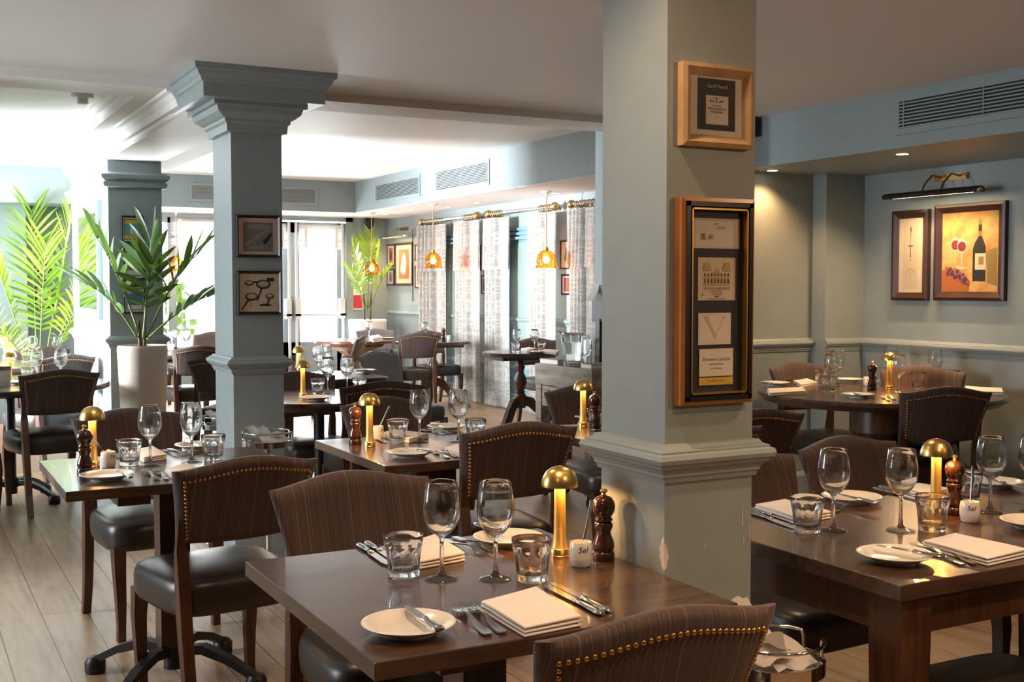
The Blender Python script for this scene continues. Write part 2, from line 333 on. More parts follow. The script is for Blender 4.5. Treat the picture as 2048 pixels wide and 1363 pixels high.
# far wall with windows and glazed doors
def fx(u, v=600): return aty(u, v, YW)[0]
def fz(u, v): return aty(u, v, YW)[1]
zt = fz(640, 442)
wx0, wx1 = fx(345), fx(478)
dx0, dxm, dx1 = fx(478), fx(585), fx(692)
struct('wall_far', boxes('wall', PAINT, (1.9, wx0-.28, YW, YW+.2, 0, 2.8), (dx1, XW+.2, YW, YW+.2, 0, 2.8), (wx0-.28, dx1, YW, YW+.2, zt, 2.8), (wx0-.28, wx1, YW, YW+.2, 0, .5), (wx1-.1, wx1+.12, YW, YW+.2, 0, zt)))
w = struct('window_5', boxes('window_frame', M['paint'], (wx0-.28, wx0-.2, YW, YW+.1, .5, zt), (wx0-.05, wx0+.05, YW, YW+.1, .5, zt), (wx1-.16, wx1-.1, YW, YW+.1, .5, zt), (wx0-.28, wx1-.1, YW, YW+.1, .5, .58), (wx0-.28, wx1-.1, YW, YW+.1, zt-.07, zt)))
struct('window_pane', boxes('pane', M['pane'], (wx0-.25, wx1-.1, YW+.05, YW+.056, .55, zt)), w)
zgb = fz(640, 683)
for i, (a, b) in enumerate(((wx1+.12, dxm), (dxm, dx1))):
    st = .115
    d = struct('door_%d' % (i+1), boxes('door_leaf', PAINT, (a, a+st, YW+.05, YW+.1, 0, zt-.02), (b-st, b, YW+.05, YW+.1, 0, zt-.02), (a, b, YW+.05, YW+.1, zt-.16, zt-.02), (a, b, YW+.05, YW+.1, 0, zgb), (a+.2, b-.2, YW+.045, YW+.05, .12, .45)))
    struct('door_pane', boxes('pane', M['pane'], (a+st, b-st, YW+.072, YW+.078, zgb, zt-.1)), d)
    zb = fz(640, 629)
    struct('push_bar', boxes('bar', M['satin'], (a+.03, b-.03, YW-.06, YW-.03, zb-.015, zb+.015), (a+.03, a+.1, YW-.06, YW+.05, zb-.05, zb+.22), (b-.1, b-.03, YW-.06, YW+.05, zb-.05, zb+.22)), d)
    xr = dxm-.05 if i == 0 else (dxm+.05)
    struct('bolt_rod', boxes('rod', M['satin'], (xr-.016, xr+.016, YW-.04, YW-.01, .1, zt-.03)), d)
    if i: struct('bolt_rod', boxes('rod', M['satin'], (b-.07, b-.04, YW-.04, YW-.01, .1, zt-.03)), d)
struct('trim_2', boxes('architrave', PAINT, (wx1-.12, wx1+.02, YW-.02, YW, 0, zt+.08), (dx1, dx1+.1, YW-.02, YW, 0, zt+.08), (wx0-.3, dx1+.1, YW-.02, YW, zt, zt+.08)))
# dado rails, skirting, wall panels
rail('trim_3', (XW, 6.2), (XW, 15.0), (-1, 0), DADO, PAINT)
rail('trim_4', (XA, -2.5), (XA, 5.5), (-1, 0), [(o, z+.005) for o, z in DADO], PAINT)
rail('trim_5', (5.22, 5.5), (XA, 5.5), (0, -1), [(o*.6, z+.005) for o, z in DADO], PAINT)
rail('trim_6', (3.96, YA), (5.22, YA), (0, -1), [(o, z+.005) for o, z in DADO], PAINT)
rail('trim_7', (-2.1, 11.6), (.9, 11.6), (0, -1), DADO, PAINT)
LOWR = [(0, .44), (.02, .445), (.03, .47), (.02, .49), (0, .495)]
rail('trim_8', (XW, 6.2), (XW, 15.0), (-1, 0), LOWR, PAINT)
SK = [(0, 0), (.022, 0), (.022, .15), (.01, .17), (0, .175)]
rail('baseboard_curtain', (XW, 6.2), (XW, 15.0), (-1, 0), SK, PAINT)
rail('baseboard_right', (XA, -2.5), (XA, 5.5), (-1, 0), SK, PAINT)
rail('baseboard_alcove', (3.96, YA), (5.22, YA), (0, -1), SK, PAINT)
def panel_rim(name, x, y0, y1, z0, z1, t=.045, d=.018):
    return struct(name, boxes('panel', PAINT, (x-d, x, y0, y0+t, z0, z1), (x-d, x, y1-t, y1, z0, z1), (x-d, x, y0+t, y1-t, z0, z0+t), (x-d, x, y0+t, y1-t, z1-t, z1)))
panel_rim('trim_9', XW, 12.95, 14.2, 1.12, 2.17)
panel_rim('trim_10', XW, 12.95, 14.2, .2, .42)
# painted doors recessed between the curtains
for i, (u0, u1) in enumerate(((880, 925), (1010, 1072))):
    ya, yb = atx(u1, 600, XW)[0]-.15, atx(u0, 600, XW)[0]+.1
    d = struct('door_%d' % (i+3), boxes('door_panel', M['blue'], (XW-.006, XW, ya, yb, 0, 2.02)))
    for k in range(3): struct('architrave', boxes('jamb', M['blue'], (XW-.03-.012*k, XW-.006, yb-.10-.07*k, yb-.055-.07*k, 0, 2.02), (XW-.03-.012*k, XW-.006, ya, yb, 1.98-.05*k, 2.01-.05*k)), d)
    struct('door_pane', boxes('pane', mat('grey_green_glass', (.25, .32, .30), .15), (XW-.014, XW-.006, ya+.1, yb-.33, .75, 1.85)), d)
# columns
def column(name, x0, x1, y0, y1, z1, cap=False):
    c = struct(name, boxes('shaft', PAINT, (x0, x1, y0, y1, 0, z1)))
    moulding('dado_moulding', x0, x1, y0, y1, DADO, PAINT, c)
    if cap:
        moulding('capital', x0, x1, y0, y1, [(0, 2.095), (.022, 2.10), (.024, 2.135), (.034, 2.145), (.036, 2.158), (.05, 2.165), (.075, 2.185), (.083, 2.21), (.10, 2.213), (.10, 2.232), (0, 2.233)], PAINT, c)
        moulding('abacus', x0, x1, y0, y1, [(0, 2.232), (.165, 2.232), (.165, 2.295), (.175, 2.302), (.18, 2.315), (.19, 2.325), (.20, 2.345), (.21, 2.35), (.212, 2.374), (0, 2.3745)], PAINT, c)
    return c
C1 = (1.451, 1.69, 2.005, 2.255)
col1 = column('column_1', *C1, ZF)
C2 = (1.424, 1.67, 5.454, 5.80)
col2 = column('column_2', *C2, ZF, True)
P3 = (1.30, 1.655, 8.2, 9.98)
col3 = column('column_3', *P3, 2.23)
moulding('upper_moulding', *P3, [(0, 2.035), (.03, 2.045), (.035, 2.07), (.02, 2.08), (.045, 2.10), (.05, 2.125), (.02, 2.14), (0, 2.145)], PAINT, col3)
# chipped paint on the front column
bm = bmesh.new()
lft = [(C1[2]+.001+(.013*math.sin(PI*k/8)+.003*(k % 2)), .757+.075*k/8) for k in range(9)]
bm.faces.new([bm.verts.new((C1[0]-.0007, y, z)) for y, z in lft]+[bm.verts.new((C1[0]-.0007, C1[2]-.0007, .832)), bm.verts.new((C1[0]-.0007, C1[2]-.0007, .757))])
rgt = [(C1[0]+.001+(.009*math.sin(PI*k/6)+.002*(k % 2)), .757+.06*k/6) for k in range(7)]
bm.faces.new([bm.verts.new((x, C1[2]-.0007, z)) for x, z in rgt]+[bm.verts.new((C1[0]-.0007, C1[2]-.0007, .817)), bm.verts.new((C1[0]-.0007, C1[2]-.0007, .757))])
for x, z, hgt in ((1.664, .83, .05), (1.668, .79, .02), (1.685, .80, .04), (1.56, .795, .012)):
    bm.faces.new([bm.verts.new((x+dx, C1[2]-.0007, z+dz)) for dx, dz in ((0, 0), (.0018, .005), (.001, hgt), (-.001, hgt*.6))])
obj('paint_chip', new_mesh('paint_chip', bm, grainy('bare_plaster', (.62, .5, .42), (.8, .72, .66), .8, (60, 60, 60), bs=0)), col1)
# ------------------------------------------------------------------ chairs
def chair_parts():
    P = []
    N = 40
    def outline(sc, z):
        out = []
        for k in range(N):
            a = 2*PI*k/N; c, s_ = math.cos(a), math.sin(a)
            cx = math.copysign(abs(c)**.42, c); sy = math.copysign(abs(s_)**.42, s_)
            out.append((cx*(.222+.018*sy)*sc, .012+sy*.225*sc, z))
        return out
    bm = bmesh.new()
    loops(bm, [outline(s_, z) for s_, z in ((.90, .345), (.95, .348), (.985, .362), (1.0, .39), (1.0, .42), (.985, .44), (.95, .454), (.86, .464), (.65, .471), (.35, .476), (.08, .477))])
    P.append(('seat', new_mesh('seat', bm, M['leather'], True)))
    def top(u):
        a = min(1, abs(u)/.93); e = .5+.5*math.cos(PI*a)
        return .818+.031*e**.8
    def S(u, t, off):
        zb = .578+.006*u*u
        z = zb+(top(u)-zb)*t
        w = .202+.036*t**1.4
        y = -.212-.083*t+.034*u*u
        e = (1-abs(u)**7)**.5 if abs(u) < 1 else 0
        e2 = min(1, (1-t)*9+.25)**.6*min(1, t*14+.35)
        th = (.006+.021*e)*e2
        return Vector((u*w, y+off*th, z))
    nu, nv = 28, 14
    us = [math.sin(PI/2*(-1+2*i/nu)) for i in range(nu+1)]; us = [.5*(a+(-1+2*i/nu)) for i, a in enumerate(us)]
    tv = [j/nv for j in range(nv+1)]
    bm = bmesh.new()
    A = [[bm.verts.new(S(u, t, 1)) for u in us] for t in tv]; B = [[bm.verts.new(S(u, t, -1)) for u in us] for t in tv]
    for G in (A, B):
        for j in range(nv):
            for i in range(nu): bm.faces.new((G[j][i], G[j][i+1], G[j+1][i+1], G[j+1][i]))
    for i in range(nu):
        for j in (0, nv): bm.faces.new((A[j][i], A[j][i+1], B[j][i+1], B[j][i]))
    for j in range(nv):
        for i in (0, nu): bm.faces.new((A[j][i], A[j+1][i], B[j+1][i], B[j][i]))
    P.append(('backrest', new_mesh('backrest', bm, M['fabric'], True, 75)))
    # brass nails on the outer side
    bm = bmesh.new(); path = []
    um = .885
    for k in range(60): path.append((-um, .03+.82*k/59))
    for k in range(120): path.append((-um+2*um*k/119, .855))
    for k in range(60): path.append((um, .85-.82*k/59))
    last = None
    for u, t in path:
        p = S(u, t, -1); p.y -= .0008
        if last is None or (p-last).length > .0128: dome(bm, p, (u*.25, -1, 0), .0056); last = p
    P.append(('nail_trim', new_mesh('nail_trim', bm, M['nail'], True)))
    for sx in (-1, 1):
        bm = bmesh.new()
        pts = [(sx*.185, -.275, 0), (sx*.186, -.245, .12), (sx*.188, -.222, .27), (sx*.19, -.208, .40), (sx*.191, -.205, .48), (sx*.192, -.199, .56), (sx*.194, -.207, .62), (sx*.198, -.225, .70)]
        sweep(bm, pts, [(.016, .014), (.017, .017), (.018, .021), (.0185, .023), (.0185, .019), (.018, .012), (.013, .008), (.008, .006)], up=Vector((0, 1, 0)))
        P.append(('leg', new_mesh('leg', bm, M['wood'])))
        bm = bmesh.new()
        pts = [(sx*.195, .20, .365), (sx*.197, .212, .27), (sx*.193, .213, .15), (sx*.19, .206, .05), (sx*.19, .204, 0)]
        sweep(bm, pts, [(.024, .024), (.021, .021), (.0175, .0175), (.0145, .0145), (.015, .015)], up=Vector((0, 1, 0)))
        P.append(('leg', new_mesh('leg', bm, M['wood'])))
    return P
CHAIR = chair_parts()
GREYBACK = None
def chair(label, mid, ang, nails, group, sc=1, grey=False):
    """mid: centre between the two top corners; ang: direction (deg) of the line from left to right corner as seen; nails: outer side towards viewer"""
    a = R(ang)+(0 if nails else PI)
    off = -.262*sc
    x = mid[0]+math.sin(a)*off; y = mid[1]-math.cos(a)*off
    t = thing('dining_chair', label, 'chair', (x, y, 0), a, group); t.scale = (1, 1, sc)
    for n, me in CHAIR:
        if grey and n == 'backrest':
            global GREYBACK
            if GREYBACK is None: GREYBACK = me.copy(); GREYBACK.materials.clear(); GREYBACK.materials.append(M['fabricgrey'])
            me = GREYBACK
        obj(n, me, t)
    return t
GF, GM, GB, GA = 'chairs at the front square table', 'chairs at the middle row of square tables', 'chairs in the bright bay by the doors', 'chairs on the right side'
chair('striped chair with brass nails, back to the viewer, closest, by the front table', (1.104, 1.53), -1.1, 1, GF)
chair('striped chair on the far side of the front square table, facing the viewer', (1.119, 3.03), 2.2, 0, GF)
chair('striped chair with brass nails at the near side of the left square table', (.955, 3.50), 7.0, 1, GM)
chair('striped chair facing the viewer behind the left square table, in front of the planter', (.87, 5.06), 8, 0, GM)
chair('striped chair with brass nails at the near side of the middle square table', (1.955, 3.56), -1.1, 1, GM, 1.05)
chair('striped chair facing the viewer behind the middle square table', (2.03, 5.02), 4, 0, GM)
chair('striped chair with brass nails tucked into the round table behind the stepped column', (2.26, 5.62), -6, 1, GM, 1.03)
chair('dark striped chair facing the viewer at the round table beside the stepped column', (2.17, 6.78), 3, 0, GM)
chair('striped chair facing the viewer in front of the timber trolley', (3.2, 5.15), -2, 0, GM)
chair('striped chair hidden by the big column, its black seat showing left of it', (2.78, 3.52), 0, 1, GM)
chair('brown striped chair standing alone before the patterned curtains, back to the viewer', (4.93, 11.25), -6, 1, GB, 1.03)
chair('brown striped chair facing the viewer at the small table by the leftmost curtain', (5.5, 12.35), 4, 0, GB)
chair('dark striped chair with brass nails at the round table on the far left', (.872, 7.33), 9, 1, GB, 1.03)
chair('dark striped chair with brass nails, second from the viewer at far left', (1.08, 8.62), 28, 1, GB, 1.05)
chair('dark chair facing the viewer at the second far left table, under the palm leaves', (1.12, 10.7), 5, 0, GB)
chair('dark striped chair with brass nails just right of the tall cream planter', (2.36, 10.2), 3, 1, GB)
chair('grey brown striped chair turned sideways, half hidden by the stepped column', (2.08, 8.45), -42, 1, GB)
chair('brown striped chair facing the viewer behind the small pedestal table by the curtains', (5.70, 10.10), 0, 0, GB)
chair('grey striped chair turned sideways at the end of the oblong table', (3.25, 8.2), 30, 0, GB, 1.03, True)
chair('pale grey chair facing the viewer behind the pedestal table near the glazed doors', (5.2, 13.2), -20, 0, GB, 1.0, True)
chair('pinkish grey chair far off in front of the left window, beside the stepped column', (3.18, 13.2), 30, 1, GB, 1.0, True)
chair('blue seated chair standing sideways behind the oblong table, under the pedestal table', (4.30, 11.35), 60, 1, GB)
chair('chair at the far left edge draped with a dark jacket', (.02, 7.55), -72, 1, GB)
chair('striped chair facing the viewer at the far side of the big right table', (2.894, 2.93), 2.9, 0, GA)
chair('striped chair at the big right table, mostly hidden by the big column', (2.36, 2.86), 4, 0, GA)
chair('striped chair with brass nails turned obliquely behind the right edge of the big column', (3.25, 3.82), -8, 1, GA)
chair('striped chair with brass nails at the near side of the alcove round table', (4.51, 3.91), -22, 1, GA, 1.04)
chair('brown striped chair facing the viewer in the left corner of the alcove', (4.93, 5.42), -3, 0, GA, 1.06)
chair('brown striped chair under the framed wine pictures', (5.24, 4.72), -54, 0, GA, 1.07)
chair('black leather seated chair pushed under the near side of the big right table', (2.22, 1.45), 0, 1, GA)
# ------------------------------------------------------------------ tables
PEDESTAL = None
def iron_base():
    bm = bmesh.new()
    lathe(bm, [(.034, .05), (.034, .14), (.030, .16), (.030, .70)], 16)
    lathe(bm, [(.05, .095), (.055, .12), (.045, .15)], 16)
    for k in range(4):
        a = PI/4+PI/2*k; d = Vector((math.cos(a), math.sin(a), 0))
        sweep(bm, [d*.03+Vector((0, 0, .115)), d*.12+Vector((0, 0, .125)), d*.22+Vector((0, 0, .095)), d*.31+Vector((0, 0, .05))], [(.02, .016), (.019, .016), (.017, .013), (.016, .012)])
        lathe(bm, [(.034, 0), (.036, .012), (.036, .04), (.026, .055), (.012, .06)], 14, d.x*.32, d.y*.32)
    return new_mesh('pedestal_base', bm, M['iron'], True, 35)
IRON = iron_base()
def square_table(label, x0, x1, y0, y1, group='square pedestal tables'):
    t = thing('square_table', label, 'table', ((x0+x1)/2, (y0+y1)/2, 0), 0, group); w, d = (x1-x0)/2, (y1-y0)/2
    obj('tabletop', boxes('tabletop', M['table'], (-w, w, -d, d, .718, .75), bevel=.003), t)
    for s_ in (-1, 1): obj('batten', boxes('batten', M['wood'], (s_*.17-.05, s_*.17+.05, -d+.09, d-.09, .675, .718)), t)
    obj('pedestal', boxes('pedestal', M['wood'], (-.05, .05, -.05, .05, .13, .69)), t)
    obj('pedestal_base', IRON, t)
    return t
square_table('dark wooden square table in front of the big grey column, closest to the viewer', .685, 1.445, 1.75, 2.545)
square_table('dark wooden square table at left, before the stepped column', .445, 1.215, 3.665, 4.375)
square_table('dark wooden square table in the middle, behind the closest one', 1.482, 2.235, 3.68, 4.43)
square_table('dark wooden square table peeping out left of the big column', 2.44, 3.19, 3.72, 4.40)
# big rectangular table on the right
bx0, bx1, by0, by1 = 1.828, 3.25, 1.692, 2.455
t = thing('dining_table', 'large dark wooden table with square legs right of the big column', 'table', ((bx0+bx1)/2, (by0+by1)/2, 0)); w, d = (bx1-bx0)/2, (by1-by0)/2
obj('tabletop', boxes('tabletop', M['table'], (-w, w, -d, d, .715, .75), bevel=.003), t)
for sx in (-1, 1):
    for sy in (-1, 1):
        bm = bmesh.new(); x, y = sx*(w-.065), sy*(d-.065)
        loops(bm, [[(x+a*q, y+b*q, z) for a, b in ((-1, -1), (1, -1), (1, 1), (-1, 1))] for q, z in ((.034, 0), (.045, .60), (.045, .715))])
        obj('leg', new_mesh('leg', bm, M['wood']), t)
for sy in (-1, 1): obj('apron', boxes('apron', M['wood'], (-w+.105, w-.105, sy*(d-.05)-.012, sy*(d-.05)+.012, .625, .715)), t)
for sx in (-1, 1): obj('apron', boxes('apron', M['wood'], (sx*(w-.05)-.012, sx*(w-.05)+.012, -d+.105, d-.105, .625, .715)), t)
def round_table(label, x, y, r, z=.75, style='iron', rim='plain', group='round tables', top='table'):
    t = thing('round_table', label, 'table', (x, y, 0), 0, group)
    pr = [(r-.012, z-.036), (r, z-.028), (r, z-.006), (r-.006, z)] if rim == 'plain' else [(r-.05, z-.05), (r-.035, z-.045), (r-.02, z-.03), (r-.004, z-.022), (r, z-.012), (r-.008, z)]
    obj('tabletop', lathe_mesh('tabletop', pr, M[top], 64), t)
    if style == 'iron':
        o = obj('pedestal_base', IRON, t)
        obj('batten', boxes('batten', M['wood'], (-r*.7, r*.7, -.04, .04, z-.09, z-.034)), t)
    elif style == 'tripod':
        obj('pedestal', lathe_mesh('pedestal', [(.05, .22), (.055, .26), (.05, .30), (.055, .33), (.05, .35), (.035, .36), (.052, .37), (.035, .385), (.045, .40), (.062, .46), (.06, .50), (.035, .55), (.034, .575), (.045, .60), (.038, .65), (.032, .665), (.045, .68), (.035, .69), (.05, z-.03)], M['wood'], 24), t)
        obj('batten', boxes('batten', M['wood'], (-r*.75, r*.75, -.16, .16, z-.075, z-.034), bevel=.01), t)
        for k in range(3):
            a = R(205)+2*PI/3*k; d = Vector((math.cos(a), math.sin(a), 0)); bm = bmesh.new()
            sweep(bm, [d*.02+Vector((0, 0, .29)), d*.10+Vector((0, 0, .275)), d*.18+Vector((0, 0, .19)), d*.25+Vector((0, 0, .08)), d*.33+Vector((0, 0, .03)), d*.42+Vector((0, 0, .018))], [(.022, .05), (.022, .045), (.021, .032), (.02, .024), (.02, .022), (.026, .018)])
            obj('leg', new_mesh('leg', bm, M['wood']), t)
    elif style == 'turned':
        obj('pedestal', lathe_mesh('pedestal', [(.11, .08), (.12, .14), (.13, .16), (.10, .18), (.08, .22), (.07, .26), (.10, .30), (.14, .38), (.15, .44), (.13, .48), (.155, .50), (.155, .53), (.13, .55), (.16, .58), (.16, z-.03)], M['wood'], 28), t)
        for k in range(4):
            a = PI/4+PI/2*k; d = Vector((math.cos(a), math.sin(a), 0)); bm = bmesh.new()
            sweep(bm, [d*.06+Vector((0, 0, .16)), d*.2+Vector((0, 0, .13)), d*.36+Vector((0, 0, .04))], [(.035, .05), (.033, .04), (.03, .04)])
            obj('leg', new_mesh('leg', bm, M['wood']), t)
            bm = bmesh.new(); sweep(bm, [d*.12+Vector((0, 0, z-.055)), d*.44+Vector((0, 0, z-.05))], (.03, .022)); obj('bracket', new_mesh('bracket', bm, M['wood']), t)
    elif style == 'octagon':
        bm = bmesh.new(); loops(bm, [ring(q, h, 8) for q, h in ((.10, z-.19), (.20, z-.12), (r*.78, z-.07), (r*.82, z-.036))]); obj('support', new_mesh('support', bm, M['tablelight']), t)
        obj('pedestal', lathe_mesh('pedestal', [(.10, .12), (.08, .16), (.06, .2), (.085, .28), (.09, .36), (.055, .42), (.075, .45), (.055, .47), (.075, .5), (.06, .52), (.09, z-.18)], M['tablelight'], 20), t)
        for k in range(4):
            a = PI/4+PI/2*k; d = Vector((math.cos(a), math.sin(a), 0)); bm = bmesh.new()
            sweep(bm, [d*.04+Vector((0, 0, .16)), d*.2+Vector((0, 0, .12)), d*.36+Vector((0, 0, .03))], [(.03, .05), (.03, .035), (.028, .03)]); obj('leg', new_mesh('leg', bm, M['tablelight']), t)
    return t
ZA = .79
round_table('large dark round table in the picture alcove', 4.735, 4.56, .655, ZA, 'turned', 'ogee')
round_table('dark round table right behind the stepped column', 2.1, 6.2, .45, rim='ogee')
round_table('dark round table on the far left with an iron base', .64, 7.92, .60)
round_table('second round table on the far left, further back', .70, 9.95, .52)
round_table('small round pedestal table with tripod legs by the curtains', 5.2, 9.5, .36, style='tripod')
round_table('small dark round table by the leftmost curtain', 5.36, 11.85, .42, style='tripod')
round_table('reddish wooden pedestal table before the glazed doors', 4.66, 12.5, .46, style='octagon', top='tablelight')
round_table('dark round table behind the planter, before the left window', 2.33, 10.92, .5)
t = thing('oblong_table', 'dark oblong table with a rounded moulded edge behind the round one', 'table', (2.58, 7.62, 0))
bm = bmesh.new()
def rrect(w, d, r, z, n=6): return [(sx*(w-r)+r*math.cos(a), sy*(d-r)+r*math.sin(a), z) for sx, sy, a0 in ((1, 1, 0), (-1, 1, PI/2), (-1, -1, PI), (1, -1, 1.5*PI)) for a in [a0+PI/2*k/n for k in range(n+1)]]
loops(bm, [rrect(.40-i, .36-i, .09, z) for i, z in ((.03, .70), (.015, .705), (.012, .72), (0, .728), (0, .742), (.006, .75))])
obj('tabletop', new_mesh('tabletop', bm, M['table'], True, 35), t)
obj('apron', boxes('apron', M['wood'], (-.33, .33, -.29, .29, .63, .70)), t)
for sx in (-1, 1):
    for sy in (-1, 1):
        bm = bmesh.new(); x, y = sx*.30, sy*.26; loops(bm, [[(x+a*q, y+b*q, z) for a, b in ((-1, -1), (1, -1), (1, 1), (-1, 1))] for q, z in ((.02, 0), (.032, .63))]); obj('leg', new_mesh('leg', bm, M['wood']), t)
# ------------------------------------------------------------------ table ware
WINE = lathe_mesh('wine_glass', [(.0, .0), (.034, 0), (.0365, .0012), (.036, .0028), (.026, .0052), (.012, .009), (.006, .017), (.0046, .035), (.0044, .075), (.0056, .088), (.010, .094), (.020, .101), (.030, .113), (.0375, .130), (.0405, .147), (.0398, .165), (.0365, .188), (.0325, .208), (.0318, .2095), (.0311, .208), (.0353, .188), (.0386, .165), (.0393, .147), (.0362, .131), (.0288, .1145), (.0185, .1035), (.008, .0985), (.0, .0975)], [M['glass'], M['thin']], 40, 60)
for p_ in WINE.polygons:
    if p_.center.z < .012: p_.material_index = 1
def tumbler_mesh():
    bm = bmesh.new(); n = 54; rr = []
    def fac(a, k): return 1-k*(1-abs(math.cos(9*PI*a)))
    for r, z, k in ((.001, .003, 0), (.028, .003, 0), (.031, .0, 0), (.0335, .004, .0), (.0335, .012, 0), (.0338, .015, .02), (.0352, .03, .07), (.0372, .048, .08), (.039, .060, .06), (.0402, .066, .0), (.0415, .071, .0), (.0428, .083, 0), (.0435, .0895, 0), (.0427, .0905, 0), (.0418, .0895, 0), (.040, .075, 0), (.0365, .055, 0), (.0325, .032, 0), (.0295, .018, 0), (.024, .0145, 0), (.001, .0135, 0)):
        rr.append(ring(r, z, n, mod=lambda a, k=k: 1-k*abs(math.sin(9*PI*a))**3))
    loops(bm, rr); return new_mesh('tumbler', bm, M['glass'], True, 50)
TUMBLER = tumbler_mesh()
PLATE = lathe_mesh('side_plate', [(.001, .004), (.044, .004), (.046, 0), (.05, 0), (.052, .004), (.066, .010), (.080, .0165), (.0845, .0185), (.085, .0197), (.0835, .0205), (.078, .0195), (.062, .0145), (.054, .0095), (.048, .008), (.001, .008)], M['china'], 56, 60)
def fork_mesh():
    bm = bmesh.new(); L = .205
    def zf(y):
        q = y/L
        return .002+.010*math.sin(PI*min(1, max(0, (q-.28)/.55)))**1.3+.006*max(0, (q-.85)/.15)+.001*(1-q)
    def strip(rows):
        rr = [[(xa, y, zf(y)+h), (xb, y, zf(y)+h), (xb, y, zf(y)-h+.0), (xa, y, zf(y)-h)] for y, xa, xb, h in rows]
        loops(bm, rr)
    strip([(0, -.0075, .0075, .0016), (.01, -.0095, .0095, .0017), (.04, -.0075, .0075, .0016), (.08, -.0042, .0042, .0015), (.115, -.0032, .0032, .0016), (.135, -.006, .006, .0013), (.148, -.0115, .0115, .0011), (.158, -.0125, .0125, .001)])
    for k in range(4):
        x = -.0105+.007*k; strip([(.157, x-.002, x+.002, .001), (.18, x-.0016, x+.0016, .0009), (L, x-.0008, x+.0008, .0006)])
    return new_mesh('dinner_fork', bm, M['steel'], True, 40)
FORK = fork_mesh()
def knife_meshes(L, hl, bw):
    bm = bmesh.new()
    loops(bm, [[(w*math.cos(2*PI*k/12), y, .005+h*math.sin(2*PI*k/12)) for k in range(12)] for y, w, h in ((0, .006, .003), (.004, .0095, .0048), (.02, .0105, .005), (hl*.6, .0085, .0045), (hl-.012, .0062, .004), (hl-.008, .0085, .005), (hl-.002, .0085, .005), (hl, .005, .003))])
    hnd = new_mesh('handle', bm, M['steel'], True, 50)
    bm = bmesh.new()
    out = [(-bw*.35, hl-.004), (bw*.45, hl-.004), (bw*.5, hl+.01), (bw*.55, L-.03), (bw*.3, L-.006), (0, L), (-bw*.35, L-.02), (-bw*.42, hl+.02)]
    loops(bm, [[(x, y, .0042) for x, y in out], [(x, y, .0056) for x, y in out]])
    return hnd, new_mesh('blade', bm, M['steel'])
KNIFE = knife_meshes(.235, .105, .020); BUTTER = knife_meshes(.170, .08, .018)
LAMPP = [('base', lathe_mesh('base', [(.0235, 0), (.0235, .005), (.0225, .006), (.0225, .019), (.021, .021), (.0195, .0215)], M['brass'], 32)),
         ('stem', lathe_mesh('stem', [(.0185, .021), (.0155, .034), (.0142, .05), (.0135, .1), (.0128, .16), (.0125, .175)], M['stem'], 28)),
         ('lamp_shade', lathe_mesh('lamp_shade', [(.0425, .163), (.0428, .165), (.0415, .175), (.038, .186), (.031, .197), (.021, .2045), (.010, .208), (.003, .2092)]+[(.003, .2075), (.010, .2065), (.020, .203), (.030, .1955), (.0365, .185), (.040, .175), (.0415, .164)], M['brass'], 48, 60, True)),
         ('lamp_disc', lathe_mesh('lamp_disc', [(.0145, .178), (.034, .176), (.034, .179), (.0145, .181)], M['led'], 24, 40, True))]
LAMPP[0][1].materials.append(M['rubber'])
LL = bpy.data.lights.new('table_lamp_light', 'POINT'); LL.energy = .8; LL.color = (1, .50, .13); LL.shadow_soft_size = .004
def lamp(label, x, y, z):
    t = thing('table_lamp', label, 'lamp', (x, y, z), 0, 'brass mushroom lamps on the tables')
    for n, me in LAMPP: obj(n, me, t)
    for k in range(3):
        o = bpy.data.objects.new('table_lamp_light', LL); C.objects.link(o); o.parent = t; a = 2*PI*k/3+.5
        o.location = (.024*math.cos(a), .024*math.sin(a), .168)
    return t
MILL = [('body', lathe_mesh('body', [(.0245, 0), (.0255, .003), (.0255, .016), (.024, .020), (.0225, .021), (.0225, .024), (.0245, .026), (.025, .034), (.0235, .044), (.0175, .058), (.0165, .066), (.0205, .075), (.0215, .081), (.0195, .086), (.0165, .088)], M['darkgloss'], 28, 50)),
        ('head', lathe_mesh('head', [(.0165, .0885), (.0205, .091), (.021, .094), (.018, .0975), (.0175, .100), (.022, .106), (.0255, .115), (.0265, .124), (.0245, .134), (.018, .143), (.008, .147), (.004, .148)], M['darkgloss'], 28, 50)),
        ('knob', lathe_mesh('knob', [(.0045, .1475), (.0055, .149), (.0045, .151), (.0045, .153), (.0085, .156), (.009, .159), (.006, .162), (.001, .1625)], M['brass'], 20, 50))]
def mill(label, x, y, z):
    t = thing('pepper_mill', label, 'pepper mill', (x, y, z), 0, 'wooden pepper mills')
    for n, me in MILL: obj(n, me, t)
    return t
POT = lathe_mesh('pot', [(.019, 0), (.0215, .002), (.0245, .012), (.0258, .0185), (.0254, .0188), (.026, .0205), (.0256, .0208), (.0262, .0235), (.0258, .0238), (.0263, .029), (.0258, .042), (.0238, .053), (.023, .0545), (.0222, .0535), (.0238, .042), (.0243, .03), (.022, .02), (.001, .019)], M['china'], 36, 50)
SEL = text_mesh('lettering', 'Sel', .019, M['ink'], .0002, shear=.25)
for v in SEL.vertices:
    a = v.co.x/.0263; r = .02625+v.co.z*.6; v.co = (r*math.sin(a), -r*math.cos(a), .040+v.co.y)
SALT = lathe_mesh('salt', [(.001, .045), (.0232, .045), (.0232, .0455), (.001, .047)], M['china'], 24)
def pot(label, x, y, z, turn=0):
    t = thing('salt_pot', label, 'salt pot', (x, y, z), turn, 'white salt pots')
    obj('pot', POT, t); obj('lettering', SEL, t)['label'] = 'black handwritten word on the white pot'
    return t
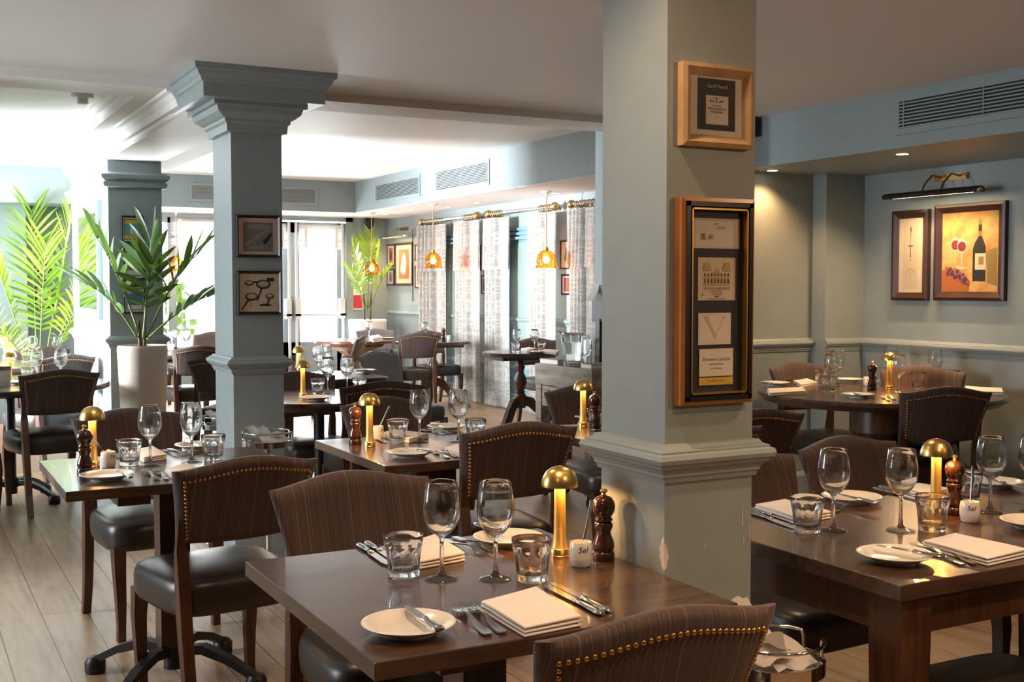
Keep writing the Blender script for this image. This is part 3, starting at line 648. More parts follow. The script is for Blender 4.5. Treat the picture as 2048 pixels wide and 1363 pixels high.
def spoon_mesh():
    bm = bmesh.new()
    sweep(bm, [(0, 0, 0), (0, 0, .05), (0, 0, .085), (0, 0, .115)], [(.0025, .0012), (.0022, .0012), (.003, .001), (.0055, .001)], up=Vector((0, 1, 0)))
    lathe(bm, [(.001, -.012), (.006, -.009), (.0075, -.004), (.005, .001), (.001, .002)], 10)
    return new_mesh('salt_spoon', bm, M['steel'], True, 60)
SPOON = spoon_mesh()
def spoon(label, x, y, z, tx, ty):
    o = obj('salt_spoon', SPOON, None, (x, y, z+.0325)); o.rotation_euler = (ty, tx, 0); return tag(o, label, 'spoon', 'spoons in the salt pots')
def put(name, me, label, cat, group, u, v, z, rz=0):
    x, y = at(u, v, z); return tag(obj(name, me, None, (x, y, z), rz), label, cat, group)
def wine(u, v, label, z=.75): return put('wine_glass', WINE, label, 'wine glass', 'wine glasses', u, v, z)
def tumbler(u, v, label, z=.75): return put('tumbler', TUMBLER, label, 'glass', 'water tumblers', u, v, z, random.random())
def plate(u, v, label, z=.75): return put('side_plate', PLATE, label, 'plate', 'white side plates', u, v, z)
def aim2(p0, p1, z):
    a, b = at(*p0, z), at(*p1, z); return a, math.atan2(b[1]-a[1], b[0]-a[0])-PI/2
def fork(p0, p1, label, z=.75):
    (x, y), r = aim2(p0, p1, z); return tag(obj('dinner_fork', FORK, None, (x, y, z+.0005), r), label, 'fork', 'forks')
def knife(p0, p1, label, z=.75, butter=False):
    zz = z+(.0205 if butter else 0); (x, y), r = aim2(p0, p1, zz)
    t = thing('butter_knife' if butter else 'table_knife', label, 'knife', (x, y, zz), r, 'butter knives' if butter else 'table knives')
    h, b = BUTTER if butter else KNIFE; obj('handle', h, t); obj('blade', b, t); return t
def napkin(q, label, z=.75, th=.021, layers=3):
    """q: four photo corners, the first is the fold end"""
    P = [Vector((*at(u, v, z+th*.8), 0)) for u, v in q]; c = sum(P, Vector())/4; bm = bmesh.new(); n = 14
    for k in range(layers):
        z0 = .0004+th*k/layers; z1 = .0004+th*(k+1)/layers-.0012; rr = []
        for sc, f in ((.97, 0), (.995, .15), (1.0, .4), (1.0, .6), (.995, .88), (.97, 1)):
            out = []
            for i in range(4):
                a, b = P[i]-c, P[(i+1) % 4]-c
                for j in range(n):
                    p = a.lerp(b, j/n); s_ = sc-.012*k*(1 if i in (1, 2) else .2)
                    p = p*s_; zz = z0+(z1-z0)*f+.0012*math.sin(9*p.x+23*p.y+k)*f
                    out.append((p.x, p.y, zz))
            rr.append(out)
        loops(bm, rr)
    o = obj('napkin', new_mesh('napkin', bm, M['linen'], True, 65), None, (c.x, c.y, z)); return tag(o, label, 'napkin', 'folded napkins')
# ------------------------------------------------------------------ laid tables
# front square table
F_ = 'on the front square table'
wine(883.5, 1158, 'left wine glass of the pair '+F_); wine(991, 1158, 'right wine glass of the pair '+F_)
tumbler(807, 1152, 'tumbler standing left of the two wine glasses '+F_); tumbler(1063.8, 1160, 'tumbler standing right of the wine glasses, beside the lamp '+F_)
lamp('brass mushroom lamp '+F_+' by the big column', *at(1119.5, 1112, .75), .75)
mill('dark pepper mill beside the lamp '+F_, *at(1207, 1119, .75), .75)
px, py = at(1162, 1131, .75); pot('white salt pot between lamp and pepper mill '+F_, px, py, .75, -.40); spoon('spoon sticking out of the salt pot '+F_, px, py, .75, .28, -.05)
plate(817, 1263, 'white side plate at the near left corner of the front square table'); plate(1016, 1086, 'white side plate at the far side of the front square table')
knife((882, 1264), (798, 1208), 'butter knife lying across the near plate '+F_, butter=True); knife((951, 1050), (1023, 1084), 'butter knife on the far plate '+F_, butter=True)
fork((976, 1272), (884, 1194), 'left fork of the near pair '+F_); fork((1006, 1268), (907, 1190), 'right fork of the near pair, beside the napkin '+F_)
fork((886, 1081), (962, 1108), 'left fork of the far pair '+F_+', tines towards the viewer'); fork((908, 1076), (982, 1101), 'right fork of the far pair '+F_)
napkin([(1073, 1173), (960, 1204), (1049, 1257), (1163, 1234)], 'folded napkin at the near place '+F_)
napkin([(871, 1068), (796, 1092), (841, 1124), (930, 1107)], 'folded napkin at the far place '+F_+', behind the tumbler')
knife((1205, 1232), (1085, 1172), 'left table knife of the near pair '+F_); knife((1221, 1226), (1103, 1170), 'right table knife of the near pair '+F_)
knife((716, 1090), (790, 1140), 'left table knife of the far pair '+F_); knife((732, 1086), (808, 1134), 'right table knife of the far pair, touching the tumbler '+F_)
# left square table
L_ = 'on the left square table'
mill('dark pepper mill at the left end of the left square table', *at(170, 947, .75), .75)
lamp('brass mushroom lamp '+L_+' behind the pepper mill', *at(186, 933, .75), .75)
px, py = at(217, 934, .75); pot('cream salt pot '+L_, px, py, .75, .45); spoon('spoon leaning out of the salt pot '+L_, px, py, .75, -.6, .1)
plate(214, 958, 'white side plate at the near left of the left square table'); knife((262, 957), (224, 938), 'butter knife on the near plate '+L_, butter=True)
tumbler(259, 930, 'tumbler beside the salt pot '+L_); wine(300.7, 931, 'left wine glass '+L_); wine(383.7, 924, 'right wine glass '+L_); tumbler(427, 919, 'tumbler at the right end of the left square table')
fork((314, 961), (274, 932), 'left fork of the near pair '+L_); fork((334, 960), (294, 928), 'right fork of the near pair '+L_)
napkin([(372, 925), (330, 939), (362, 958), (410, 945)], 'napkin '+L_+' partly hidden by the near chair')
napkin([(306, 892), (262, 900), (288, 916), (334, 909)], 'napkin lying behind the glasses '+L_)
fork((322, 901), (371, 911), 'left fork of the far pair '+L_); fork((338, 899), (384, 908), 'right fork of the far pair '+L_)
plate(395, 897, 'white side plate at the far side of the left square table'); knife((371, 884), (405, 897), 'butter knife on the far plate '+L_, butter=True)
knife((216, 902), (252, 922), 'table knife behind the tumbler '+L_)
# middle square table
M_ = 'on the middle square table'
mill('brown pepper mill left of the lamp '+M_, *at(710.5, 888, .75), .75); lamp('brass mushroom lamp '+M_, *at(739.5, 893, .75), .75)
px, py = at(755, 878, .75); pot('white salt pot hidden behind the lamp '+M_, px, py, .75, .5); spoon('long spoon in the salt pot '+M_, px, py, .75, .5, 0)
tumbler(796, 883, 'left tumbler '+M_); wine(839, 884, 'left wine glass '+M_); wine(917, 883.5, 'right wine glass '+M_); tumbler(951, 882, 'right tumbler '+M_+', partly behind the near chair')
plate(822, 912, 'white side plate at the near side of the middle square table'); knife((866, 906), (802, 898), 'butter knife on the near plate '+M_, butter=True)
fork((897, 917), (845, 892), 'left fork of the near pair '+M_); fork((913, 915), (859, 889), 'right fork of the near pair '+M_)
napkin([(930, 884), (889, 896), (930, 910), (968, 897)], 'napkin '+M_+' beside the near chair')
napkin([(790, 858), (762, 866), (818, 878), (858, 868)], 'napkin behind the tumbler '+M_)
fork((844, 860), (884, 868), 'left fork of the far pair '+M_); fork((856, 858), (894, 865), 'right fork of the far pair '+M_)
plate(893, 859, 'white side plate at the far side of the middle square table'); knife((862, 848), (908, 862), 'butter knife on the far plate '+M_, butter=True)
knife((742, 872), (776, 888), 'table knife beside the salt pot '+M_)
# square table behind the big column
lamp('brass mushroom lamp on the square table left of the big column', *at(1166, 853, .75), .75); mill('dark pepper mill half hidden by the big column, beside a lamp', *at(1189, 856, .75), .75)
knife((1152, 834), (1190, 842), 'table knife behind the lamp on the square table left of the big column'); tumbler(1194, 857, 'tumbler behind the pepper mill left of the big column')
# big table on the right
B_ = 'on the big right table'
wine(1666, 1061, 'leftmost wine glass '+B_); tumbler(1614, 1063, 'leftmost tumbler '+B_); wine(1801, 1061, 'second wine glass from the left '+B_); tumbler(1864, 1060, 'tumbler in front of the lamp '+B_)
wine(1980, 1024, 'wine glass right of the salt pot '+B_); wine(2066, 1022, 'wine glass cut by the right edge of the photo '+B_)
lamp('brass mushroom lamp '+B_, *at(1871, 1030, .75), .75); mill('reddish pepper mill right of the lamp '+B_, *at(1908, 1028, .75), .75)
px, py = at(1939.5, 1043, .75); pot('white salt pot in front of the pepper mill '+B_, px, py, .75, -.75); spoon('dark spoon in the salt pot '+B_, px, py, .75, .14, -.05)
tumbler(1934, 1003, 'tumbler behind the pepper mill '+B_)
plate(1790, 1121, 'white side plate at the near edge of the big right table'); knife((1895, 1118), (1730, 1090), 'butter knife across the near plate '+B_, butter=True)
fork((1926, 1131), (1796, 1078), 'left fork of the near pair '+B_); fork((1950, 1130), (1813, 1073), 'right fork of the near pair '+B_)
napkin([(1910, 1066), (1844, 1082), (1976, 1118), (2056, 1100)], 'folded napkin at the near place '+B_)
napkin([(1570, 998), (1509, 1009), (1600, 1036), (1662, 1024)], 'folded napkin behind the leftmost tumbler '+B_)
knife((1500, 1018), (1590, 1048), 'left table knife of the pair by the big column '+B_); knife((1500, 1026), (1578, 1053), 'right table knife of the pair by the big column '+B_)
plate(1703, 1003, 'white side plate behind the leftmost wine glass '+B_); knife((1758, 1010), (1631, 980), 'butter knife on the plate behind the leftmost wine glass '+B_, butter=True)
fork((1668, 1025), (1710, 1008), 'fork beside the far left plate '+B_)
napkin([(1838, 966), (1800, 974), (1860, 990), (1900, 978)], 'folded napkin behind the second wine glass '+B_)
knife((1748, 978), (1830, 999), 'left table knife of the far pair '+B_); knife((1760, 975), (1842, 994), 'right table knife of the far pair '+B_)
plate(1989, 972, 'white side plate at the far right of the big right table'); knife((1974, 960), (2034, 975), 'butter knife on the far right plate '+B_, butter=True)
plate(2070, 1054, 'white side plate cut by the right edge of the photo '+B_)
# alcove round table
A_ = 'on the alcove round table'
kw = dict(z=ZA)
wine(1675, 772, 'wine glass at the back of the left group '+A_, **kw); wine(1662, 782, 'wine glass at the front of the left group '+A_, **kw)
tumbler(1643, 770, 'tumbler behind the left wine glasses '+A_, **kw); tumbler(1657, 785, 'tumbler in front of the left wine glasses '+A_, **kw)
lamp('brass mushroom lamp '+A_, *at(1778, 778, ZA), ZA); mill('dark pepper mill left of the lamp '+A_, *at(1744, 780, ZA), ZA); pot('white salt pot behind the pepper mill '+A_, *at(1735, 772, ZA), ZA, -.6)
wine(1781, 762, 'wine glass behind the lamp '+A_, **kw); wine(1797, 785, 'wine glass just right of the lamp '+A_, **kw); wine(1870, 771, 'wine glass standing apart on the right '+A_, **kw)
tumbler(1761, 764, 'tumbler between pepper mill and lamp '+A_, **kw); tumbler(1836, 776, 'low tumbler in front of the right napkin '+A_, **kw); tumbler(1902, 771, 'tumbler beside the right wine glass '+A_, **kw)
plate(1551, 770, 'side plate at the left rim of the alcove round table', **kw); plate(1698, 763, 'side plate at the back of the alcove round table', **kw); plate(1716, 794, 'side plate at the front of the alcove round table', **kw); plate(1891, 762, 'side plate on the right of the alcove round table', **kw)
knife((1522, 766), (1560, 768), 'butter knife on the left plate '+A_, ZA, True); knife((1722, 793), (1702, 786), 'butter knife on the front plate '+A_, ZA, True)
napkin([(1614, 757), (1586, 761), (1602, 769), (1636, 765)], 'napkin at the back left of the alcove round table', ZA); napkin([(1606, 774), (1534, 777), (1538, 786), (1612, 782)], 'napkin at the left front of the alcove round table', ZA, .02)
napkin([(1830, 750), (1784, 751), (1788, 762), (1836, 759)], 'napkin behind the right tumblers '+A_, ZA); napkin([(1930, 772), (1935, 782), (2008, 784), (2004, 776)], 'napkin at the right rim of the alcove round table', ZA)
fork((1778, 802), (1752, 787), 'left fork at the front of the alcove round table', ZA); fork((1788, 800), (1766, 786), 'right fork at the front of the alcove round table', ZA)
knife((1570, 760), (1622, 768), 'table knife by the back left napkin '+A_, ZA); knife((1555, 787), (1640, 788), 'table knife by the left front napkin '+A_, ZA)
# round table behind the stepped column, oblong table
D_ = 'on the round table behind the stepped column'
lamp('brass mushroom lamp '+D_, *at(605.8, 793, .75), .75); tumbler(635.7, 788, 'left tumbler '+D_); wine(656, 786, 'left wine glass '+D_); wine(694.5, 783, 'right wine glass '+D_)
tumbler(719, 786, 'right tumbler '+D_); plate(630, 800, 'side plate '+D_)
O_ = 'on the oblong table'
lamp('brass mushroom lamp '+O_, *at(598, 752, .75), .75); wine(637, 753, 'left wine glass '+O_); wine(653, 748, 'right wine glass '+O_); plate(728, 744, 'upper plate of the stack '+O_, .757); plate(728, 744, 'lower plate of the stack '+O_)
knife((712, 742), (742, 741), 'butter knife on the stacked plates '+O_, .757, True)
x, y = at(586, 757, .75)
t = thing('carafe', 'pink liqueur carafe with a cork stopper on the oblong table', 'carafe', (x, y, .75))
obj('body', lathe_mesh('body', [(.03, 0), (.042, .004), (.042, .03), (.03, .06), (.017, .085), (.016, .12), (.018, .122)], mat('pink_glass', (.62, .38, .33), .2), 28), t); obj('stopper', lathe_mesh('stopper', [(.016, .123), (.018, .125), (.018, .15), (.017, .152)], mat('cork', (.34, .20, .12), .8), 20), t)
# round tables on the far left
E_ = 'on the far left round table'
lamp('brass mushroom lamp '+E_, *at(20, 764, .75), .75); wine(74, 763, 'left wine glass '+E_); wine(122, 764, 'right wine glass '+E_); tumbler(55, 762, 'tumbler '+E_); plate(35, 768, 'white side plate '+E_)
x, y = at(3, 772, .75)
t = thing('card_box', 'pale box with a wooden lid at the left edge of the far left round table', 'box', (x, y, .75)); obj('body', boxes('body', M['paper'], (-.05, .05, -.04, .04, 0, .10), bevel=.003), t); obj('lid', boxes('lid', M['oldwood'], (-.052, .052, -.042, .042, .1005, .125)), t)
G_ = 'on the second far left table'
lamp('small distant brass mushroom lamp '+G_, *at(11, 721, .75), .75); wine(66, 722, 'left wine glass '+G_); wine(115, 720, 'right wine glass '+G_); tumbler(52, 723, 'tumbler '+G_)
# tables by the doors and curtains
wine(345, 703, 'left wine glass on the table behind the planter'); wine(373, 702, 'right wine glass on the table behind the planter'); tumbler(341, 706, 'tumbler on the table behind the planter')
wine(1034, 702, 'left wine glass on the small pedestal table'); wine(1069, 702, 'right wine glass on the small pedestal table'); tumbler(1031, 704, 'left tumbler on the small pedestal table'); tumbler(1083, 701, 'right tumbler on the small pedestal table')
plate(1070, 706, 'side plate on the small pedestal table'); napkin([(1058, 694), (1042, 697), (1056, 700), (1074, 697)], 'lilac napkin behind the glasses on the small pedestal table'); napkin([(1090, 698), (1078, 702), (1112, 706), (1120, 700)], 'napkin at the right rim of the small pedestal table')
wine(850, 681, 'wine glass on the small table by the leftmost curtain'); tumbler(836, 684, 'left tumbler on the small table by the leftmost curtain'); tumbler(864, 683, 'right tumbler on the small table by the leftmost curtain'); mill('pepper mill on the small table by the leftmost curtain', *at(887, 682, .75), .75)
pot('salt pot on the small table by the leftmost curtain', *at(898, 680, .75), .75); plate(822, 684, 'side plate on the small table by the leftmost curtain')
wine(738, 677, 'wine glass on the reddish pedestal table'); napkin([(757, 670), (738, 673), (746, 678), (766, 675)], 'upright folded napkin on the reddish pedestal table', .75, .05); plate(775, 678, 'side plate on the reddish pedestal table'); napkin([(726, 678), (700, 680), (706, 685), (732, 683)], 'flat napkin on the reddish pedestal table')
# ------------------------------------------------------------------ napkin stands
def napkin_stand(label, x, y, z, r, n, nl):
    t = thing('napkin_stand', label, 'stand', (x, y, 0), 0, 'chrome napkin stands')
    obj('tray', lathe_mesh('tray', [(.001, z-.012), (r, z-.012), (r+.004, z-.01), (r+.004, z+.016), (r+.001, z+.018), (r-.002, z+.012), (r-.004, z-.004), (.001, z-.004)], M['chrome'], 48, 40), t)
    obj('pole', lathe_mesh('pole', [(.012, .02), (.012, z-.012)], M['chrome'], 16), t); obj('base', lathe_mesh('base', [(.12, 0), (.12, .006), (.03, .016), (.013, .022)], M['chrome'], 40), t)
    for a0 in (0, PI):
        pts = [Vector((r*math.cos(a), r*math.sin(a), z+h)) for a, h in [(a0+.2, .016), (a0+.2, .045)]+[(a0+.25+2.4*k/14, .055) for k in range(15)]+[(a0+2.7, .045), (a0+2.7, .016)]]
        obj('gallery_rail', tube_mesh('gallery_rail', pts, .004, M['chrome']), t)
    for k in range(n):
        bm = bmesh.new(); a = k*2.4; w = r*.62
        g = 7; V = [[bm.verts.new(((i/(g-1)-.5)*2*w*(1-.25*j/(g-1)), (j/(g-1)-.5)*1.7*w, .0015+.03*k/max(1, n)+(.11 if n == 3 and k == 2 else .07)*(j/(g-1))**1.5*(1 if k % 2 or k == 2 else .55)+.006*math.sin(i*1.7+j+k))) for i in range(g)] for j in range(g)]
        for j in range(g-1):
            for i in range(g-1): bm.faces.new((V[j][i], V[j][i+1], V[j+1][i+1], V[j+1][i]))
        bmesh.ops.solidify(bm, geom=bm.faces[:], thickness=.004)
        o = obj('napkin', new_mesh('napkin', bm, M['linen'], True, 50), None, ((x-.045, y+.01, z+.003) if n == 3 and k == 2 else (x+.03*math.cos(a), y+.03*math.sin(a), z+.003)), .25 if n == 3 and k == 2 else a); tag(o, nl[k], 'napkin', 'napkins in the chrome stands')
napkin_stand('round chrome napkin stand in front of the stepped column', *at(535, 884, .635), .63, .115, 2, ['left napkin in the chrome stand before the stepped column', 'right napkin in the chrome stand before the stepped column'])
napkin_stand('round chrome napkin stand just left of the stepped column, mostly hidden', *at(448, 852, .62), .62, .11, 2, ['lower napkin in the stand left of the stepped column', 'upper napkin in the stand left of the stepped column'])
napkin_stand('round chrome napkin stand at the foot of the big column, behind the closest chair', 1.655, 1.885, .555, .105, 3, ['bottom napkin in the stand at the foot of the big column', 'middle napkin in the stand at the foot of the big column', 'top napkin in the stand at the foot of the big column'])
# ------------------------------------------------------------------ pictures
def quad(x0, z0, x1, z1): return [(x0, z0), (x1, z0), (x1, z1), (x0, z1)]
def disc(cx, cz, rx, rz=None, n=18, a0=0, a1=2*PI): return [(cx+rx*math.cos(a0+(a1-a0)*k/n), cz+(rz or rx)*math.sin(a0+(a1-a0)*k/n)) for k in range(n if a1-a0 > 6 else n+1)]
def picture(label, group, loc, rz, w, h, fw, fm, board, art, depth=.025, name='framed_picture', edge=None, texts=()):
    """loc: centre on the wall; local -Y looks into the room"""
    t = thing(name, label, 'picture', loc, rz, group)
    bm = bmesh.new()
    for pr, mi in [([(0, 0, 0), (0, -depth, .15), (.35*fw, -depth-.004, .4), (fw, -depth*.55, .6), (fw, -.004, .6)], 0)]:
        rr = [[(sx*(w/2-i), d, sz*(h/2-i)) for sx, sz in ((-1, -1), (1, -1), (1, 1), (-1, 1))] for i, d, _ in pr]
        loops(bm, rr, cap0=False, cap1=False)
    obj('frame', new_mesh('frame', bm, fm), t)
    for en, em, ins, ew in ((('frame_slip',)+edge, ('gilt_slip', M['goldframe'], .0225, .0035)) if edge else ()):
        bm = bmesh.new()
        for s_ in ((-1, 0), (1, 0), (0, -1), (0, 1)):
            W_, H_ = w/2-ins, h/2-ins
            if s_[0]: a, b = sorted((s_[0]*W_, s_[0]*(W_-ew))); box(bm, a, b, -depth-.008, -depth*.5, -H_, H_)
            else: a, b = sorted((s_[1]*H_, s_[1]*(H_-ew))); box(bm, -W_, W_, -depth-.008, -depth*.5, a, b)
        obj(en, new_mesh(en, bm, em), t)
    bm = bmesh.new(); mats = [board]; W_, H_ = w/2-fw*.9, h/2-fw*.9
    yp = -max(.006, depth*.55); box(bm, -W_, W_, yp, -.001, -H_, H_)
    lay = 0
    for poly, m in art:
        if m not in mats: mats.append(m)
        lay += 1; y = yp-.0002-.00006*lay
        bm.faces.new([bm.verts.new((x, y, z)) for x, z in poly]).material_index = mats.index(m)
    me = bpy.data.meshes.new('print'); bm.normal_update(); bm.to_mesh(me); bm.free()
    for m in mats: me.materials.append(m)
    pr = obj('print', me, t)
    for body, size, x, z, m, *ex in texts:
        o = obj('lettering', text_mesh('lettering', body, size, m, .00005, *ex), pr, (x, yp-.0002-.00006*(lay+4), z)); o.rotation_euler = (PI/2, 0, 0)
    bm = bmesh.new(); bm.faces.new([bm.verts.new(p) for p in ((-W_, yp-.006, -H_), (W_, yp-.006, -H_), (W_, yp-.006, H_), (-W_, yp-.006, H_))])
    obj('glass', new_mesh('glass', bm, M['picglass']), t)
    return t
def flat(n, c, r=.6): return mat(n, c, r)
white_ = flat('print_white', (.72, .66, .6)); grey_ = flat('print_grey', (.22, .21, .21)); dark_ = flat('print_black', (.02, .02, .022)); yellow_ = flat('print_yellow', (.62, .42, .06)); teal_ = flat('print_teal', (.10, .34, .36)); orange_ = flat('print_orange', (.55, .16, .05)); skyb_ = flat('print_sky_blue', (.08, .18, .42)); green_ = flat('print_green', (.10, .20, .12)); red_ = flat('print_red', (.30, .03, .03)); brown_ = flat('print_brown', (.16, .07, .03)); mid_ = flat('print_taupe', (.35, .29, .25)); gold_ = flat('print_gold', (.50, .36, .13))
# two on the front column (face looks to -Y)
def pixrect(u0, v0, u1, v1, y): (xa, za), (xb, zb) = aty(u0, v0, y), aty(u1, v1, y); return (xa+xb)/2, (za+zb)/2, xb-xa, za-zb
YC = C1[2]
cx, cz, w, h = pixrect(1356, 124, 1494, 301, YC)
art = [(quad(-w*.27, -h*.29, w*.27, h*.33), dark_), (quad(-w*.15, -h*.22, w*.17, h*.13), white_), (quad(-.0012, h*.05, .0012, h*.11), dark_), (quad(-.014, h*.098, .014, h*.101), dark_), (quad(-.004, -h*.135, .006, -h*.125), mid_), (disc(-.013, h*.07, .006, .003, 12, PI, 2*PI), dark_), (disc(.013, h*.07, .006, .003, 12, PI, 2*PI), dark_), (quad(-.008, h*.045, .008, h*.05), dark_)]
picture('small square picture in a pale oak frame, upper one on the big column', 'pictures on the big column', (cx, YC, cz), 0, w, h, .026, M['lightframe'], white_, art, .02, texts=[('Geoff Merrill', .0105, .002, h*.24, white_), ('McLAREN VALE', .0035, .001, h*.005, dark_), ('SHIRAZ GRENACHE', .0056, .001, -h*.03, dark_), ('MOURVEDRE', .0056, .001, -h*.07, dark_)])
cx, cz, w, h = pixrect(1350, 394, 1491, 801, YC)
navy_ = flat('print_navy', (.018, .018, .03)); bone_ = flat('label_cream', (.66, .56, .42))
zz = lambda v: aty(1420, v, YC)[1]-cz
xx = lambda u: aty(u, 600, YC)[0]-cx
def lab(u0, v0, u1, v1, m=bone_): return quad(xx(u0), zz(v1), xx(u1), zz(v0))
art = [(lab(1379, 437, 1470, 497), bone_), (lab(1383, 441, 1466, 493), white_), (lab(1392, 467, 1403, 481), gold_), (lab(1388, 515, 1462, 600), bone_)]
for k in range(8): art.append((lab(1400+k*6.6, 546, 1403.5+k*6.6, 553), brown_))
for k in range(8): art.append((lab(1400+k*6.6, 558, 1403.5+k*6.6, 566), brown_))
art += [(lab(1402, 463, 1400, 464), brown_), (lab(1413, 581, 1437, 582.5), mid_), (lab(1422, 591, 1429, 593.5), red_), (lab(1420, 741, 1429, 743), mid_), (lab(1403, 730.5, 1446, 731.2), mid_), (lab(1408, 596, 1443, 597.5), mid_), (disc(xx(1397), zz(588), .0025), mid_), (lab(1421, 705, 1428, 711), gold_), ([(xx(1397), zz(541)), (xx(1414), zz(541)), (xx(1410), zz(525)), (xx(1401), zz(525))], gold_), ([(xx(1436), zz(541)), (xx(1453), zz(541)), (xx(1449), zz(525)), (xx(1440), zz(525))], gold_), ([(xx(1414), zz(548)), (xx(1436), zz(548)), (xx(1425), zz(536))], gold_), (lab(1398, 554.5, 1452, 556.5), gold_), (lab(1398, 567, 1452, 569), gold_),
        (lab(1388, 625, 1453, 688), white_), (lab(1391, 628, 1450, 685), bone_), (lab(1392, 629, 1449, 684), white_), ([(xx(1400), zz(634)), (xx(1403), zz(634)), (xx(1422), zz(676)), (xx(1420.5), zz(676))], gold_), ([(xx(1438), zz(634)), (xx(1439), zz(634)), (xx(1422), zz(676)), (xx(1420.5), zz(676))], gold_), ([(xx(1405), zz(634)), (xx(1407), zz(634)), (xx(1423.5), zz(672)), (xx(1422.5), zz(674))], gold_), (lab(1397, 633, 1410, 634.6), gold_), (lab(1433, 633, 1443, 634.6), gold_),
        (lab(1390, 696, 1458, 751), bone_), (lab(1392, 698, 1456, 749), white_), (lab(1390, 753, 1458, 768), yellow_)]
tx = [('1996', .0055, 0, zz(448), dark_), ('Pinot Noir', .0055, xx(1433), zz(455), dark_), ('S', .016, xx(1397.5), zz(474), dark_), ('AI', .015, xx(1412), zz(474.5), brown_), ('SCHLOSS GOBELSBURG', .0068, xx(1425), zz(576), dark_), ('TRADITION', .0052, xx(1425), zz(587), dark_), ('Domaine Laroche', .0105, xx(1424), zz(717), dark_, 'CENTER', 1, .3), ('CHABLIS PREMIER CRU', .0042, xx(1424), zz(727), dark_), ('Les Vaudevey', .006, xx(1424), zz(735), dark_, 'CENTER', 1, .3), ('LAROCHE', .0075, xx(1424), zz(760.5), dark_, 'CENTER', 1.5)]
picture('tall narrow frame with wine labels on the big column', 'pictures on the big column', (cx, YC, cz), 0, w, h, .026, M['tanframe'], navy_, art, .024, edge=(M['blackframe'], .009, .010), texts=tx)
# two on the stepped column
YC = C2[2]
cx, cz, w, h = pixrect(470, 429, 559, 515, YC)
art = [(quad(-w*.34, -h*.36, w*.34, h*.33), grey_), ([(-w*.32, -h*.2), (-w*.28, -h*.24), (w*.22, h*.12), (w*.28, h*.24), (w*.2, h*.18)], mid_), (disc(-w*.05, -h*.27, w*.2, h*.04), mid_), (disc(w*.02, h*.22, w*.28, h*.06), mid_), ([(w*.1, -h*.12), (w*.3, h*.1), (w*.32, h*.02), (w*.16, -h*.2)], dark_)]
picture('black framed dark photograph, upper one on the stepped column', 'pictures on the stepped column', (cx, YC, cz), 0, w, h, .014, M['blackframe'], M['sepia'], art, .018)
cx, cz, w, h = pixrect(472, 541, 561, 628, YC)
art = [(quad(-w*.34, -h*.34, w*.34, h*.34), M['cream'])]
def pan(x, z, r, a, m=dark_):
    L = r*2.4; d = (math.cos(a), math.sin(a)); n = (-d[1], d[0])
    return [(disc(x*w, z*h, r*w, r*.62*w), m), (disc(x*w, z*h+.002, r*.8*w, r*.45*w), mid_), (disc(x*w, z*h+.003, r*.62*w, r*.3*w), M['sepia']), ([(x*w+d[0]*r*w*.8+n[0]*.005, z*h+d[1]*r*w*.6+n[1]*.005), (x*w+d[0]*L*w, z*h+d[1]*L*w), (x*w+d[0]*L*w-n[0]*.006, z*h+d[1]*L*w-n[1]*.006), (x*w+d[0]*r*w*.8-n[0]*.004, z*h+d[1]*r*w*.6-n[1]*.004)], m)]
for p in (pan(.10, .19, .17, -1.9), pan(-.22, .22, .10, .2), pan(-.17, -.09, .15, -2.2), pan(.24, -.08, .10, -1.8)): art += p
art += [(quad(w*.18, h*.26, w*.34, h*.34), dark_), (disc(w*.14, -h*.30, w*.14, h*.05, 12, 0, PI), dark_), (quad(-w*.26, h*.08, -w*.25, h*.14), dark_), (quad(-w*.2, -h*.32, -w*.19, -h*.18), dark_)]
picture('black framed print of frying pans, lower one on the stepped column', 'pictures on the stepped column', (cx, YC, cz), 0, w, h, .014, M['blackframe'], M['cream'], art, .018)
# three on the panelled pillar, one above the other
YC = P3[2]
art3 = lambda w, h, a, b, c: [(quad(-w*.36, -h*.38, w*.36, h*.38), dark_), (quad(-w*.33, -h*.35, w*.33, h*.35), a), (quad(-w*.33, -h*.2, w*.33, h*.2), b), (disc(0, -h*.05, w*.1, h*.13), c)]
for (u0, v0, u1, v1), lb, cols in (((241, 430, 287, 487), 'uppermost of three posters on the panelled pillar, yellow and teal', (yellow_, teal_, white_)), ((244, 494, 290, 560), 'middle of three posters on the panelled pillar, behind palm leaves', (white_, grey_, dark_)), ((245, 569, 292, 627), 'lowest of three posters on the panelled pillar, blue sky over hills', (white_, skyb_, green_))):
    cx, cz, w, h = pixrect(u0, v0, u1, v1, YC)
    picture(lb, 'posters on the panelled pillar', (cx, YC, cz), 0, w, h, .016, M['blackframe'], white_, art3(w, h, *cols), .016)
# mirror on the pillar's left side
xm = P3[0]
(ya, za), (yb, zb_) = atx(150, 432, xm), atx(207, 638, xm)
t = thing('wall_mirror', 'tall framed mirror on the left face of the panelled pillar', 'mirror', (xm, 9.1, 1.55))
obj('frame', boxes('frame', M['paint'], (-.03, 0, -.62, -.55, -.42, .42), (-.03, 0, .55, .62, -.42, .42), (-.03, 0, -.55, .55, -.42, -.35), (-.03, 0, -.55, .55, .35, .42)), t); obj('mirror_glass', boxes('mirror_glass', M['mirror'], (-.014, -.001, -.55, .55, -.35, .35)), t)
